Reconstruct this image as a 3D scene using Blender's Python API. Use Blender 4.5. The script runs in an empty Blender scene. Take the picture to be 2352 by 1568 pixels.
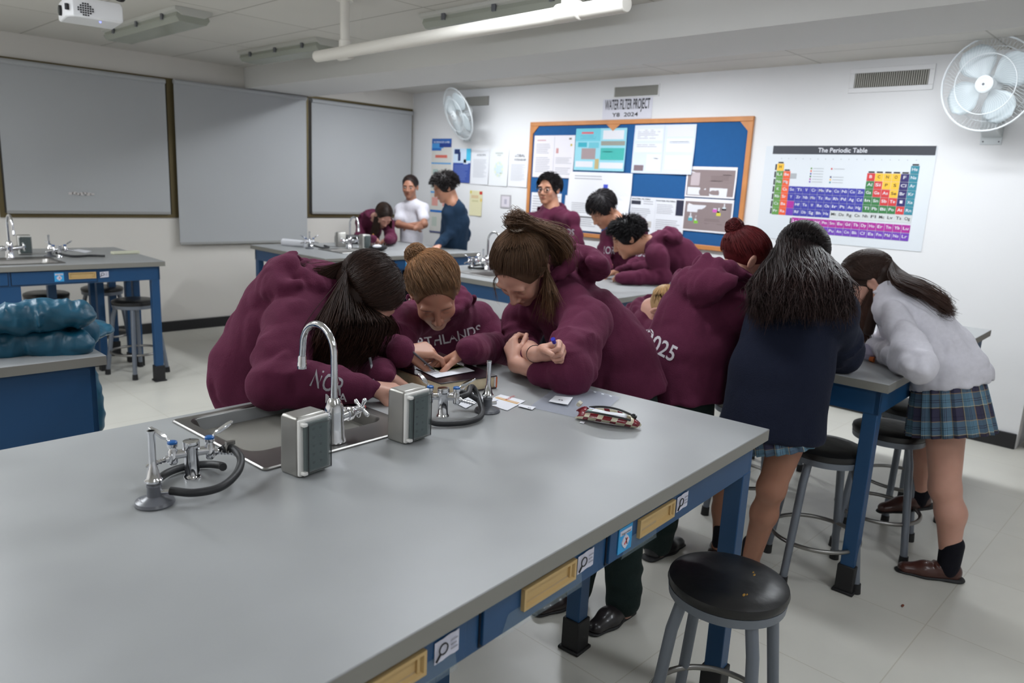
import bpy, bmesh, math, random
import numpy as np
from mathutils import Vector, Matrix
from mathutils.bvhtree import BVHTree
random.seed(7); rng = np.random.default_rng(7)
PI = math.pi
SC = bpy.context.scene
COL = SC.collection
# ---------------------------------------------------------------- camera
YAW, PITCH, ROLL, FPX, CAMH = math.radians(-46.36842), math.radians(-11.89202), math.radians(2.84672), 1712.146, 1.57
CR = (Matrix.Rotation(YAW, 3, 'Z') @ Matrix.Rotation(PI/2 + PITCH, 3, 'X') @ Matrix.Rotation(ROLL, 3, 'Z'))
cd = bpy.data.cameras.new('camera'); cam = bpy.data.objects.new('camera', cd); COL.objects.link(cam)
cam.matrix_world = Matrix.Translation((0, 0, CAMH)) @ CR.to_4x4()
cd.sensor_width = 36; cd.lens = FPX/2352*36; cd.clip_start = .05
cd.dof.use_dof = True; cd.dof.focus_distance = 2.1; cd.dof.aperture_fstop = 4.0
SC.camera = cam
# ---------------------------------------------------------------- world, exposure
w = bpy.data.worlds.new('world'); SC.world = w; w.use_nodes = True
w.node_tree.nodes['Background'].inputs[0].default_value = (.8, .85, .9, 1)
w.node_tree.nodes['Background'].inputs[1].default_value = .3
SC.view_settings.view_transform = 'Standard'; SC.view_settings.look = 'None'
SC.view_settings.gamma = 1; SC.view_settings.use_curve_mapping = False
SC.view_settings.exposure = 0.3
SC.cycles.max_bounces = 8; SC.cycles.diffuse_bounces = 4; SC.cycles.use_denoising = True
SC.cycles.caustics_reflective = False; SC.cycles.caustics_refractive = False
SC.cycles.sample_clamp_indirect = 6
HB = .9            # height of the bench tops
XB, YW, ZC = 5.80, 7.35, 2.565   # wall with the boards, wall with the windows, ceiling
LAMPS = [  # x, y, rotation, watts : lit fluorescent fixtures; the last two are unseen fill added on the left
    (4.66, 1.5, 1, 19), (4.68, 3.6, 1, 19), (4.72, 5.7, 1, 21),
    (2.1, 2.1, 1, 8), (.25, 3.9, 1, 16), (2.35, -.6, 1, 6), (.3, -.6, 1, 2), (-1.4, 2.6, 1, 32), (-.9, 5.6, 1, 46)]

# ---------------------------------------------------------------- pixel helpers (image 2352 x 1568)
def ray(px, py):
    return CR @ Vector(((px-1176)/FPX, -(py-784)/FPX, -1))
def at(px, py, x=None, y=None, z=None):
    d = ray(px, py)
    t = x/d.x if x is not None else (y/d.y if y is not None else (z-CAMH)/d.z)
    return Vector((0, 0, CAMH)) + d*t
def vd(P, r, t, u):       # direction at P: r to the viewer's right, t towards the viewer, u up
    h = Vector((P[0], P[1], 0)).normalized()
    v = Vector((h.y, -h.x, 0))*r - h*t + Vector((0, 0, u))
    return v.normalized()
# ---------------------------------------------------------------- materials
def srgb(c):
    return tuple(((v/255)/12.92 if v/255 <= .04045 else ((v/255+.055)/1.055)**2.4) for v in c)
MATS = {}
def mat(name, col, rough=.6, metal=0, noise=0, nscale=8, bump=0, bscale=60, spec=.5, trans=0, alpha=1, emit=0, coat=0, sheen=0, vcol=False, rvar=0, sss=0):
    if name in MATS: return MATS[name]
    m = bpy.data.materials.new(name); m.use_nodes = True; MATS[name] = m
    nt = m.node_tree; N = nt.nodes; L = nt.links; b = N['Principled BSDF']
    c = (*srgb(col), 1)
    b.inputs['Base Color'].default_value = c; b.inputs['Roughness'].default_value = rough
    b.inputs['Metallic'].default_value = metal; b.inputs['Specular IOR Level'].default_value = spec
    b.inputs['Transmission Weight'].default_value = trans; b.inputs['Alpha'].default_value = alpha
    b.inputs['Coat Weight'].default_value = coat
    if sheen:
        b.inputs['Sheen Weight'].default_value = sheen; b.inputs['Sheen Roughness'].default_value = .5
        b.inputs['Sheen Tint'].default_value = (*[min(1, v*3+.1) for v in c[:3]], 1)
    if sss:
        b.inputs['Subsurface Weight'].default_value = sss; b.inputs['Subsurface Radius'].default_value = (.012, .004, .002)
        b.inputs['Subsurface Scale'].default_value = 1
    if emit:
        b.inputs['Emission Color'].default_value = c; b.inputs['Emission Strength'].default_value = emit
    tc = N.new('ShaderNodeTexCoord')
    colout = None
    if vcol:
        a = N.new('ShaderNodeAttribute'); a.attribute_name = 'Col'
        mx = N.new('ShaderNodeMix'); mx.data_type = 'RGBA'; mx.blend_type = 'MULTIPLY'; mx.inputs[0].default_value = 1
        mx.inputs[6].default_value = c; L.new(a.outputs['Color'], mx.inputs[7]); colout = mx.outputs[2]
    if noise or rvar:
        n = N.new('ShaderNodeTexNoise'); n.inputs['Scale'].default_value = nscale; n.inputs['Detail'].default_value = 2.5
        L.new(tc.outputs['Object'], n.inputs['Vector'])
        if noise:
            mr = N.new('ShaderNodeMapRange'); mr.interpolation_type = 'SMOOTHSTEP'; mr.inputs[1].default_value = .15; mr.inputs[2].default_value = .85
            mr.inputs[3].default_value = 1-noise; mr.inputs[4].default_value = 1+noise
            L.new(n.outputs['Fac'], mr.inputs[0])
            mx = N.new('ShaderNodeVectorMath'); mx.operation = 'SCALE'
            if colout: L.new(colout, mx.inputs[0])
            else: mx.inputs[0].default_value = c[:3]
            L.new(mr.outputs[0], mx.inputs['Scale']); colout = mx.outputs[0]
        if rvar:
            mr = N.new('ShaderNodeMapRange'); mr.interpolation_type = 'SMOOTHSTEP'; mr.inputs[1].default_value = .15; mr.inputs[2].default_value = .85
            mr.inputs[3].default_value = rough-rvar; mr.inputs[4].default_value = rough+rvar
            L.new(n.outputs['Fac'], mr.inputs[0]); L.new(mr.outputs[0], b.inputs['Roughness'])
    if colout: L.new(colout, b.inputs['Base Color'])
    if bump:
        n = N.new('ShaderNodeTexNoise'); n.inputs['Scale'].default_value = bscale; n.inputs['Detail'].default_value = 4
        L.new(tc.outputs['Object'], n.inputs['Vector'])
        bp = N.new('ShaderNodeBump'); bp.inputs['Strength'].default_value = bump; bp.inputs['Distance'].default_value = .01
        L.new(n.outputs['Fac'], bp.inputs['Height']); L.new(bp.outputs[0], b.inputs['Normal'])
    return m
M_top = mat('bench_laminate', (154, 156, 157), .37, noise=.08, nscale=4, rvar=.07)
M_edge = mat('bench_edge', (128, 126, 120), .45)
M_blue = mat('blue_paint', (20, 68, 110), .42, noise=.05, nscale=3)
M_gapshade = mat('gap_shade_tone', (8, 22, 40), .6)  # near-black tone that paints the shade in the drawer seams
M_foot = mat('black_rubber', (22, 22, 24), .6)
M_chrome = mat('chrome', (225, 226, 230), .08, 1)
M_steel = mat('brushed_steel', (142, 140, 137), .38, 1)
M_steeld = mat('dull_steel_box', (170, 168, 163), .42, 1, noise=.08, nscale=12)
M_black = mat('black_plastic', (20, 20, 22), .45)
M_hose = mat('black_hose', (30, 31, 34), .5, bump=.05)
M_grey = mat('grey_enamel', (96, 98, 104), .3)
M_white = mat('white_plastic', (228, 226, 222), .45)
M_paper = mat('paper', (225, 226, 232), .8)
M_ink = mat('ink', (30, 30, 34), .7)
M_tan = mat('tan_handle', (190, 160, 108), .5, noise=.04)
M_leg = mat('grey_tube', (112, 118, 128), .38, .3)
M_vinyl = mat('black_vinyl', (17, 17, 19), .36, rvar=.06, nscale=14, bump=.12, bscale=26)
M_wallB = mat('white_paint', (226, 226, 227), .75, noise=.012, nscale=1.5)
M_wallW = mat('cream_paint', (214, 210, 204), .8, noise=.02, nscale=1.2)
M_base = mat('black_skirting', (26, 26, 28), .55)
M_frame = mat('bronze_aluminium', (104, 92, 62), .45, .5)
M_blind = mat('grey_blind', (174, 176, 178), .85, noise=.015, nscale=2)
M_glass = mat('smoked_cover', (104, 116, 116), .10, alpha=.34)
M_clear = mat('clear_film', (190, 196, 215), .1, alpha=.22, spec=.8)
M_bluebtn = mat('blue_button', (20, 90, 160), .35)
M_red = mat('red_dot', (200, 40, 30), .4)

# ---------------------------------------------------------------- mesh builder
def basis(d):
    d = Vector([float(q) for q in d]).normalized(); a = Vector((0, 0, 1)) if abs(d.z) < .9 else Vector((1, 0, 0))
    x = d.cross(a).normalized(); y = d.cross(x).normalized(); return x, y, d
class MB:
    def __init__(s): s.v = []; s.f = []; s.m = []; s.uv = None
    def add(s, vs, fs, m=0):
        o = len(s.v); s.v += [Vector([float(q) for q in v]) for v in vs]; s.f += [tuple(i+o for i in f) for f in fs]; s.m += [m]*len(fs); return s
    def box(s, c, d, m=0, rot=0, R=None):
        c = tuple(map(float, c))
        vs = []; rm = R if R is not None else Matrix.Rotation(rot, 3, 'Z'); c = Vector(c)
        for x in (-.5, .5):
            for y in (-.5, .5):
                for z in (-.5, .5): vs.append(c + rm @ Vector((x*d[0], y*d[1], z*d[2])))
        return s.add(vs, [(0, 1, 3, 2), (4, 6, 7, 5), (0, 4, 5, 1), (2, 3, 7, 6), (0, 2, 6, 4), (1, 5, 7, 3)], m)
    def bb(s, a, b, m=0):
        return s.box([(a[i]+b[i])/2 for i in range(3)], [abs(b[i]-a[i]) for i in range(3)], m)
    def prism(s, poly, z0, z1, m=0):
        n = len(poly); vs = [(p[0], p[1], z0) for p in poly] + [(p[0], p[1], z1) for p in poly]
        return s.add(vs, [tuple(range(n))[::-1], tuple(range(n, 2*n))] + [(i, (i+1) % n, n+(i+1) % n, n+i) for i in range(n)], m)
    def loft(s, loops, m=0, cap0=True, cap1=True):
        n = len(loops[0]); vs = [p for l in loops for p in l]; fs = []
        for k in range(len(loops)-1):
            for i in range(n):
                j = (i+1) % n; fs.append((k*n+i, k*n+j, (k+1)*n+j, (k+1)*n+i))
        if cap0: fs.append(tuple(range(n))[::-1])
        if cap1: fs.append(tuple(range((len(loops)-1)*n, len(loops)*n)))
        return s.add(vs, fs, m)
    def tube(s, path, r, m=0, n=12, cap=True, closed=False):
        path = [Vector([float(q) for q in p]) for p in path]; K = len(path); loops = []
        rs = r if isinstance(r, (list, tuple)) else [r]*K
        t0 = (path[1]-path[0]).normalized(); x, y, _ = basis(t0)
        for k in range(K):
            if closed: t = (path[(k+1) % K]-path[k-1]).normalized()
            else: t = (path[min(k+1, K-1)]-path[max(k-1, 0)]).normalized()
            x = (x - t*x.dot(t)).normalized(); y = t.cross(x)
            loops.append([path[k]+(x*math.cos(a)+y*math.sin(a))*rs[k] for a in [2*PI*i/n for i in range(n)]])
        if closed: loops.append(loops[0])
        return s.loft(loops, m, cap and not closed, cap and not closed)
    def cyl(s, a, b, r, r2=None, m=0, n=20): return s.tube([a, b], [r, r if r2 is None else r2], m, n)
    def lathe(s, o, axis, prof, m=0, n=28):     # prof: (radius, height)
        x, y, d = basis(axis); o = Vector(o)
        return s.loft([[o+d*h+(x*math.cos(2*PI*i/n)+y*math.sin(2*PI*i/n))*max(r, 1e-5) for i in range(n)] for r, h in prof], m)
    def sphere(s, c, r, m=0, n=14, k=9, sc=(1, 1, 1), R=None):
        c = Vector([float(q) for q in c]); L = []
        for j in range(k+1):
            ph = -PI/2+PI*j/k; ph = max(min(ph, PI/2-.02), -PI/2+.02)
            l = []
            for i in range(n):
                q = Vector((r*math.cos(ph)*math.cos(2*PI*i/n)*sc[0], r*math.cos(ph)*math.sin(2*PI*i/n)*sc[1], r*math.sin(ph)*sc[2]))
                l.append(c+(R @ q if R is not None else q))
            L.append(l)
        return s.loft(L, m)
    def mesh(s, name, mats, smooth=True, inv=None):
        me = bpy.data.meshes.new(name); vs = s.v if inv is None else [inv @ v for v in s.v]
        me.from_pydata([tuple(v) for v in vs], [], s.f)
        for m in mats: me.materials.append(m)
        for p, i in zip(me.polygons, s.m): p.material_index = i
        me.update()
        if smooth:
            for p in me.polygons: p.use_smooth = True
            me.set_sharp_from_angle(angle=math.radians(38))
        return me
WM = {}
def link(name, data, parent=None):
    o = bpy.data.objects.new(name, data); COL.objects.link(o)
    if parent: o.parent = parent
    return o
def tag(o, label=None, cat=None, group=None, kind=None):
    for k, v in (('label', label), ('category', cat), ('group', group), ('kind', kind)):
        if v: o[k] = v
    return o
def thing(name, loc, label=None, cat=None, group=None, rz=0):
    loc = tuple(map(float, loc)); o = link(name, None); o.location = loc; o.rotation_euler = (0, 0, rz); o.empty_display_size = .05
    WM[o.name] = Matrix.Translation(loc) @ Matrix.Rotation(rz, 4, 'Z')
    return tag(o, label, cat, group)
def part(name, mb, mats, parent=None, world=False, smooth=True, bevel=0, label=None, kind=None):
    if not isinstance(mats, (list, tuple)): mats = [mats]
    inv = None
    if world and parent:
        r = parent
        while r.parent: r = r.parent
        if r.name in WM: inv = WM[r.name].inverted()
    o = link(name, mb.mesh(name, mats, smooth, inv), parent)
    if bevel:
        b = o.modifiers.new('bevel', 'BEVEL'); b.width = bevel; b.segments = 2; b.limit_method = 'ANGLE'; b.angle_limit = .7
    return tag(o, label, kind=kind)
def struct(name, mb, mats, **k):
    return part(name, mb, mats, None, kind='structure', **k)
def solo(name, mb, mats, label, cat, group=None, loc=None, **k):
    """a thing that is one mesh; loc = its base point"""
    if loc is not None:
        loc = tuple(map(float, loc)); L0 = Vector(loc); mb.v = [v-L0 for v in mb.v]
    o = part(name, mb, mats, None, **k)
    if loc is not None: o.location = loc
    return tag(o, label, cat, group)
def copy_tree(o, parent=None):
    c = o.copy(); COL.objects.link(c)
    if parent: c.parent = parent
    for ch in list(o.children): copy_tree(ch, c)
    return c
_tc = {}
def text_geo(s, bold=False):
    """flat glyph outlines in XY, cap height ~0.7, starting at x=0"""
    if s in _tc: return _tc[s]
    cu = bpy.data.curves.new('t', 'FONT'); cu.body = s; cu.size = 1; cu.resolution_u = 3
    if bold: cu.offset = .012
    ob = bpy.data.objects.new('t', cu); me = ob.to_mesh()
    vs = [Vector(v.co) for v in me.vertices]; fs = [tuple(p.vertices) for p in me.polygons]
    ob.to_mesh_clear(); bpy.data.objects.remove(ob); bpy.data.curves.remove(cu)
    x0 = min([v.x for v in vs], default=0); x1 = max([v.x for v in vs], default=1)
    _tc[s] = ([Vector((v.x-x0, v.y, 0)) for v in vs], fs, x1-x0); return _tc[s]
def put_text(mb, s, o, X, Y, h, width=None, m=0, center=False, bold=False):
    """text with its lower left corner at o, X along the line, Y up, h = capital height"""
    vs, fs, wd = text_geo(s, bold); k = h/.7; kx = width/wd if width else k
    o = Vector(o); X = Vector(X).normalized(); Y = Vector(Y).normalized()
    if center: o = o - X*(wd*kx/2)
    mb.add([o+X*(v.x*kx)+Y*(v.y*k) for v in vs], fs, m)
def rrect(cx, cy, hx, hy, r, z, n=6, rot=0):
    out = []
    for sx, sy, a0 in ((1, 1, 0), (-1, 1, PI/2), (-1, -1, PI), (1, -1, 1.5*PI)):
        for i in range(n+1):
            a = a0+PI/2*i/n; out.append(Vector((sx*(hx-r)+r*math.cos(a), sy*(hy-r)+r*math.sin(a), 0)))
    R = Matrix.Rotation(rot, 3, 'Z'); return [R @ v + Vector((cx, cy, z)) for v in out]
def bez(pts, n=12):      # Catmull-Rom through the points
    P = [Vector(p) for p in pts]; P = [P[0]*2-P[1]] + P + [P[-1]*2-P[-2]]; out = []
    for i in range(1, len(P)-2):
        for k in range(n):
            t = k/n; a, b, c, d = P[i-1:i+3]
            out.append(.5*((2*b)+(c-a)*t+(2*a-5*b+4*c-d)*t*t+(3*b-a-3*c+d)*t**3))
    return out+[P[-2]]
# ================================================================ ROOM
X0, Y0 = -3.0, -2.6
def tiles_mat():
    m = mat('vinyl_floor', (206, 204, 195), .35, noise=.04, nscale=5, rvar=.05)
    nt = m.node_tree; N = nt.nodes; L = nt.links; b = N['Principled BSDF']
    tc = N.new('ShaderNodeTexCoord'); br = N.new('ShaderNodeTexBrick'); br.offset = 0
    br.inputs['Scale'].default_value = 1; br.inputs['Brick Width'].default_value = .6; br.inputs['Row Height'].default_value = .6
    br.inputs['Mortar Size'].default_value = .0022; br.inputs['Color1'].default_value = (1, 1, 1, 1); br.inputs['Color2'].default_value = (.97, .97, .97, 1)
    br.inputs['Mortar'].default_value = (.82, .8, .76, 1)
    L.new(tc.outputs['Object'], br.inputs['Vector'])
    src = b.inputs['Base Color'].links[0].from_socket
    mx = N.new('ShaderNodeVectorMath'); mx.operation = 'MULTIPLY'; L.new(src, mx.inputs[0]); L.new(br.outputs['Color'], mx.inputs[1])
    L.new(mx.outputs[0], b.inputs['Base Color'])
    return m
struct('floor', MB().bb((X0, Y0, -.05), (XB+.3, YW+.2, 0)), tiles_mat(), smooth=False)
def ceil_mat():
    m = mat('ceiling_panel', (208, 205, 198), .85, noise=.03, nscale=1.3)
    nt = m.node_tree; N = nt.nodes; L = nt.links; b = N['Principled BSDF']
    tc = N.new('ShaderNodeTexCoord'); mp = N.new('ShaderNodeMapping'); mp.inputs['Location'].default_value = (-.58, -.04, 0)
    br = N.new('ShaderNodeTexBrick'); br.offset = 0
    br.inputs['Scale'].default_value = 1; br.inputs['Brick Width'].default_value = .6; br.inputs['Row Height'].default_value = 1.22
    br.inputs['Mortar Size'].default_value = .006; br.inputs['Color1'].default_value = (1, 1, 1, 1); br.inputs['Color2'].default_value = (.95, .95, .95, 1)
    br.inputs['Mortar'].default_value = (.6, .59, .57, 1)
    L.new(tc.outputs['Object'], mp.inputs[0]); L.new(mp.outputs[0], br.inputs['Vector'])
    src = b.inputs['Base Color'].links[0].from_socket
    mx = N.new('ShaderNodeVectorMath'); mx.operation = 'MULTIPLY'; L.new(src, mx.inputs[0]); L.new(br.outputs['Color'], mx.inputs[1])
    L.new(mx.outputs[0], b.inputs['Base Color']); return m
struct('ceiling', MB().bb((X0, Y0, ZC), (XB+.3, YW+.2, ZC+.08)), ceil_mat(), smooth=False)
struct('trim_1', MB().add([(3.47, Y0, 2.37), (3.97, Y0, 2.37), (4.40, YW, 2.37), (3.68, YW, 2.37), (3.47, Y0, ZC+.01), (3.97, Y0, ZC+.01), (4.40, YW, ZC+.01), (3.68, YW, ZC+.01)],
       [(0, 1, 2, 3), (4, 7, 6, 5), (0, 3, 7, 4), (1, 5, 6, 2), (0, 4, 5, 1), (2, 6, 7, 3)]), mat('beam_paint', (214, 213, 210), .8), smooth=False)
# window wall: solid wall with three openings (blinds hang in front)
WIN = [(1.53, 2.95, 1.10, 2.372), (2.95, 4.35, 1.10, 2.372), (4.35, 5.79, 1.11, 2.385)]
mb = MB(); y0, y1 = YW, YW+.15
mb.bb((X0, y0, 0), (XB+.3, y1, 1.10)); mb.bb((X0, y0, 2.372), (XB+.3, y1, ZC)); mb.bb((X0, y0, 1.10), (1.53, y1, 2.372)); mb.bb((5.79, y0, 1.10), (XB+.3, y1, 2.372))
struct('wall_back', mb, M_wallW, smooth=False)
def window(i, a, b, z0, z1):
    mb = MB(); t = .035
    mb.bb((a, YW-.012, z0), (b, YW+.05, z0+t)); mb.bb((a, YW-.012, z1-t*.6), (b, YW+.05, z1)); mb.bb((a, YW-.012, z0+t), (a+t, YW+.05, z1-t*.6)); mb.bb((b-t, YW-.012, z0+t), (b, YW+.05, z1-t*.6))
    mb.bb((a+(b-a)*.5-.02, YW+.02, z0+t), (a+(b-a)*.5+.02, YW+.05, z1-t*.6))
    o = struct('window_%d' % i, mb, M_frame, smooth=False)
    g = MB().bb((a+t, YW+.03, z0+t), (b-t, YW+.036, z1-t*.6)); part('window_pane', g, mat('window_glass', (200, 215, 220), .05, alpha=.35), o)
for i, q in enumerate(WIN): window(i+1, *q)
# outside seen under and beside the blinds: a mottled brown wall
struct('trim_2', MB().bb((X0, YW+.9, 0), (XB+1, YW+.95, 3)), mat('outside_render', (150, 118, 92), .9, noise=.35, nscale=1.4), smooth=False)
def blind(x0, x1, z0, z1, y, label, roll=True):
    t = thing('roller_blind', ((x0+x1)/2, y, z0), label, 'blind', 'grey roller blinds')
    mb = MB(); n = 24; vs = []; fs = []
    for k in range(13):
        z = z0+(z1-z0)*k/12
        for i in range(n+1):
            x = x0+(x1-x0)*i/n; vs.append((x, y+.003*math.sin(i*.7+k*.15)*(1-k/12), z))
    for k in range(12):
        for i in range(n): fs.append((k*(n+1)+i, k*(n+1)+i+1, (k+1)*(n+1)+i+1, (k+1)*(n+1)+i))
    mb.add(vs, fs); vs2 = [(v[0], v[1]+.004, v[2]) for v in vs]; mb.add(vs2, [f[::-1] for f in fs])
    part('fabric', mb, M_blind, t, world=True)
    part('bottom_bar', MB().bb((x0, y-.008, z0-.018), (x1, y+.012, z0+.006)), mat('blind_bar', (150, 150, 148), .6), t, world=True, bevel=.003)
    if roll: part('roller_tube', MB().cyl((x0, y+.0, z1), (x1, y+.0, z1), .022), M_blind, t, world=True)
    return t
bl = blind(1.575, 2.895, 1.150, 2.335, YW-.035, 'grey roller blind at the left, small torn tape mark low down')
mb = MB(); random.seed(3)
P0 = at(163, 444, y=YW-.04); P1 = at(212, 450, y=YW-.04)
for k in range(7): mb.box((P0.x+(P1.x-P0.x)*k/6, YW-.0405, P0.z+.004*math.sin(k*2)), (.035, .002, .02+.008*math.sin(k*3)))
part('torn_tape', mb, mat('torn_paper', (205, 200, 198), .9), bl, world=True)
blind(2.965, 4.335, .862, 2.345, YW-.055, 'longest grey roller blind, hanging below the sill')
blind(4.415, 5.765, 1.165, 2.335, YW-.03, 'grey roller blind in the corner behind the three standing students')
# board wall, right wall
struct('wall_right', MB().bb((XB, .83, 0), (XB+.15, YW+.15, ZC)), M_wallB, smooth=False)
struct('wall_front', MB().bb((X0, Y0-.1, 0), (XB+.6, Y0, ZC)), M_wallB, smooth=False)
struct('wall_left', MB().bb((X0-.1, Y0, 0), (X0, YW+.15, ZC)), M_wallW, smooth=False)
struct('trim_3', MB().bb((XB+.15, .83, 0), (XB+.6, .98, ZC)), M_wallB, smooth=False)
struct('trim_4', MB().bb((XB+.45, Y0, 0), (XB+.6, .83, ZC)), M_wallB, smooth=False)
struct('baseboard_back', MB().bb((X0, YW-.02, 0), (XB, YW, .10)), M_base, smooth=False, bevel=.004)
struct('baseboard_right', MB().bb((XB-.02, .835, 0), (XB, YW-.02, .105)), M_base, smooth=False, bevel=.004)
# brown door leaf standing open just past the end of the wall
d = struct('door_1', MB().box((XB+.14, .60, 1.03), (.045, .40, 2.02)), mat('brown_door', (120, 100, 84), .5, noise=.08, nscale=4), smooth=False, bevel=.003)
part('door_foot', MB().box((XB+.10, .77, .03), (.06, .05, .05)), M_black, d)
# faint painted band low on the board wall, right of the window side
# ================================================================ CEILING THINGS
def fixture(x, y, label, lit=0, L=1.2, W=.24, group=None, rz=0, loc_z=ZC):
    t = thing('ceiling_light', (x, y, loc_z), label, 'ceiling light', group, rz)
    h = MB(); prof = [(-W/2, 0), (W/2, 0), (W/2, -.02), (W*.3, -.045), (-W*.3, -.045), (-W/2, -.02)]
    h.loft([[Vector((p[0], yy, p[1]-.001)) for p in prof] for yy in (-L/2, L/2)])
    part('housing', h, mat('lamp_housing', (196, 196, 190), .5), t)
    dm = mat('lit_diffuser', (240, 246, 255), .5, emit=14) if lit else mat('clear_diffuser', (176, 180, 168), .25, alpha=.75)
    df = MB(); prof = [(-W*.42, -.03), (W*.42, -.03), (W*.46, -.055), (W*.36, -.085), (-W*.36, -.085), (-W*.46, -.055)]
    df.loft([[Vector((p[0], yy, p[1])) for p in prof] for yy in (-L/2+.02, L/2-.02)])
    part('diffuser', df, dm, t)
    for sx in (-1, 1):
        tb = MB().cyl((sx*W*.2, -L/2+.04, -.058), (sx*W*.2, L/2-.04, -.058), .013)
        part('tube', tb, M_white, t)
        for k in range(3):
            part('clip', MB().box((sx*W*.47, (k-1)*L*.33, -.04), (.012, .03, .04)), M_grey, t)
    if lit:
        ld = bpy.data.lights.new('lamp', 'AREA'); ld.shape = 'RECTANGLE'; ld.size = W*.8; ld.size_y = L*.95; ld.energy = lit
        ld.color = (.93, .97, 1.0)
        lo = link('lamp_light', ld, t); lo.location = (0, 0, -.09)
    return t
fixture(2.20, 5.72, 'unlit fluorescent fixture right of the projector, side rail catching light', L=1.35)
fixture(3.27, 5.78, 'unlit fluorescent fixture behind the hanging white pipe by its vertical stub', L=1.25)
fixture(3.19, 3.2, 'unlit fluorescent fixture above the long run of the white pipe', L=1.3)
wh = ['behind the ceiling beam over the right bench', 'behind the ceiling beam over the middle bench', 'behind the ceiling beam near the window wall', 'over the gap behind the front bench',
      'over the small cabinet bench', 'behind the viewer to the right', 'behind the viewer', 'added as fill over the left side of the room', 'added as fill over the far left of the room']
for (x, y, r, wt), s in zip(LAMPS, wh): fixture(x, y, 'lit fluorescent fixture '+s, lit=wt, loc_z=ZC+(.058 if x > 4 else 0), W=.2)
# hanging white pipe
t = thing('hanging_pipe', (2.57, 3.0, 2.27), 'white pipe hung below the ceiling on two short vertical stubs', 'pipe')
Mp = mat('pipe_enamel', (226, 222, 214), .4)
A = at(728, 130, z=2.27); B = at(1440, 8, z=2.27)
a1 = at(792, 122, z=2.27); b1 = at(1307, 28, z=2.27)
part('pipe', MB().cyl(A, B, .033, n=24), Mp, t, world=True, bevel=.004)
for p in (a1, b1):
    part('drop_tube', MB().cyl(p, (p.x, p.y, ZC), .027), Mp, t, world=True)
    dr = (B-A).normalized(); part('tee_fitting', MB().cyl(p-dr*.06, p+dr*.06, .038).cyl(p, (p.x, p.y, p.z+.07), .034), Mp, t, world=True, bevel=.003)
    part('ceiling_flange', MB().cyl((p.x, p.y, ZC-.012), (p.x, p.y, ZC), .05), Mp, t, world=True)
# projector
c0 = at(128, 50, z=2.30); c1 = at(181, 38, z=2.30); c2 = at(291, 55, z=2.30)
ex = (c2-c1).normalized(); ang = math.atan2(ex.y, ex.x)
t = thing('projector', ((c0+c2)/2), 'white ceiling projector with round vent grille, upper left of the photo', 'projector', rz=ang)
Lx = (c2-c1).length*1.18; Ly = .26; H = .10
b = MB()
def pl(z, g=0): return [Vector((-Lx/2+.03-g, -Ly/2-g, z)), Vector((Lx/2+g, -Ly/2-g, z)), Vector((Lx/2+g, Ly/2+g, z)), Vector((-Lx/2-g, Ly/2+g, z)), Vector((-Lx/2-g, -Ly/2+.05, z))]
b.loft([pl(0, -.008), pl(.008), pl(H-.02), pl(H, -.01)])
o = part('body', b, mat('projector_white', (232, 232, 234), .35), t, bevel=.004)
v = MB()
for i in range(7):
    for j in range(6):
        x = -Lx/2+.055+i*.011; z = .014+j*.011
        if (i-3)**2/12+(j-2.5)**2/8 < 1: v.box((x, -Ly/2-.001, z), (.007, .004, .007))
part('vent_grille', v, M_ink, t)
part('lens', MB().cyl((-Lx/2-.012, .02, .042), (-Lx/2+.02, .02, .042), .026).cyl((-Lx/2-.014, .02, .042), (-Lx/2-.01, .02, .042), .018, m=1), [M_black, M_glass], t)
part('port', MB().box((-Lx/2+.006, -Ly/2+.02, .045), (.014, .012, .03), rot=-.9), M_ink, t)
part('ceiling_bracket', MB().cyl((0, .02, H), (0, .02, ZC-2.30), .02).box((0, .02, H+.008), (.14, .12, .012)).box((-.09, .0, H+.02), (.02, .05, .04)), M_steeld, t)
cb = MB()
for k in range(3): cb.tube(bez([(-.03+.02*k, -.02, H+.03), (.04, -.08-.01*k, H+.07+.03*k), (.12, -.08, H+.02), (.16+.01*k, -.04, H+.05+.02*k), (.1, .03, H+.17)], 8), .004, n=6)
part('cable', cb, M_black, t)
part('status_light', MB().sphere((.03, -Ly/2+.05, -.001), .005), mat('blue_led', (110, 120, 255), .4, emit=3), t)
# ================================================================ WALL THINGS (board wall, x = XB)
def WB(px, py, off=0): return at(px, py, x=XB-off)
def vent(y0, y1, z0, z1, label, frame=True, f=.035):
    t = thing('air_vent', (XB, (y0+y1)/2, z0), label, 'vent', 'supply air vents high on the board wall')
    part('recess', MB().bb((XB-.004, y0, z0), (XB-.0005, y1, z1)), mat('vent_dark', (70, 68, 62), .8), t, world=True)
    if frame:
        m = MB()
        m.bb((XB-.01, y0-f, z0-f), (XB, y1+f, z0)); m.bb((XB-.01, y0-f, z1), (XB, y1+f, z1+f)); m.bb((XB-.01, y0-f, z0), (XB, y0, z1)); m.bb((XB-.01, y1, z0), (XB, y1+f, z1))
        part('frame', m, M_wallB, t, world=True, bevel=.003)
    m = MB(); n = int((y1-y0)/.0145)
    for k in range(n): m.box((XB-.007, y0+(k+.5)*(y1-y0)/n, (z0+z1)/2), (.010, .006, z1-z0-.004), rot=.5)
    part('louvres', m, mat('vent_fin', (176, 174, 166), .5), t, world=True)
vent(1.72, 2.215, 2.375, 2.475, 'air vent beside the wall fan on the right, dark louvres')
vent(3.90, 4.375, 2.402, 2.487, 'air vent above the black lettered project sign', f=.012)
vent(6.05, 6.42, 2.39, 2.485, 'air vent partly behind the far fan by the corner', frame=False)
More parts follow.
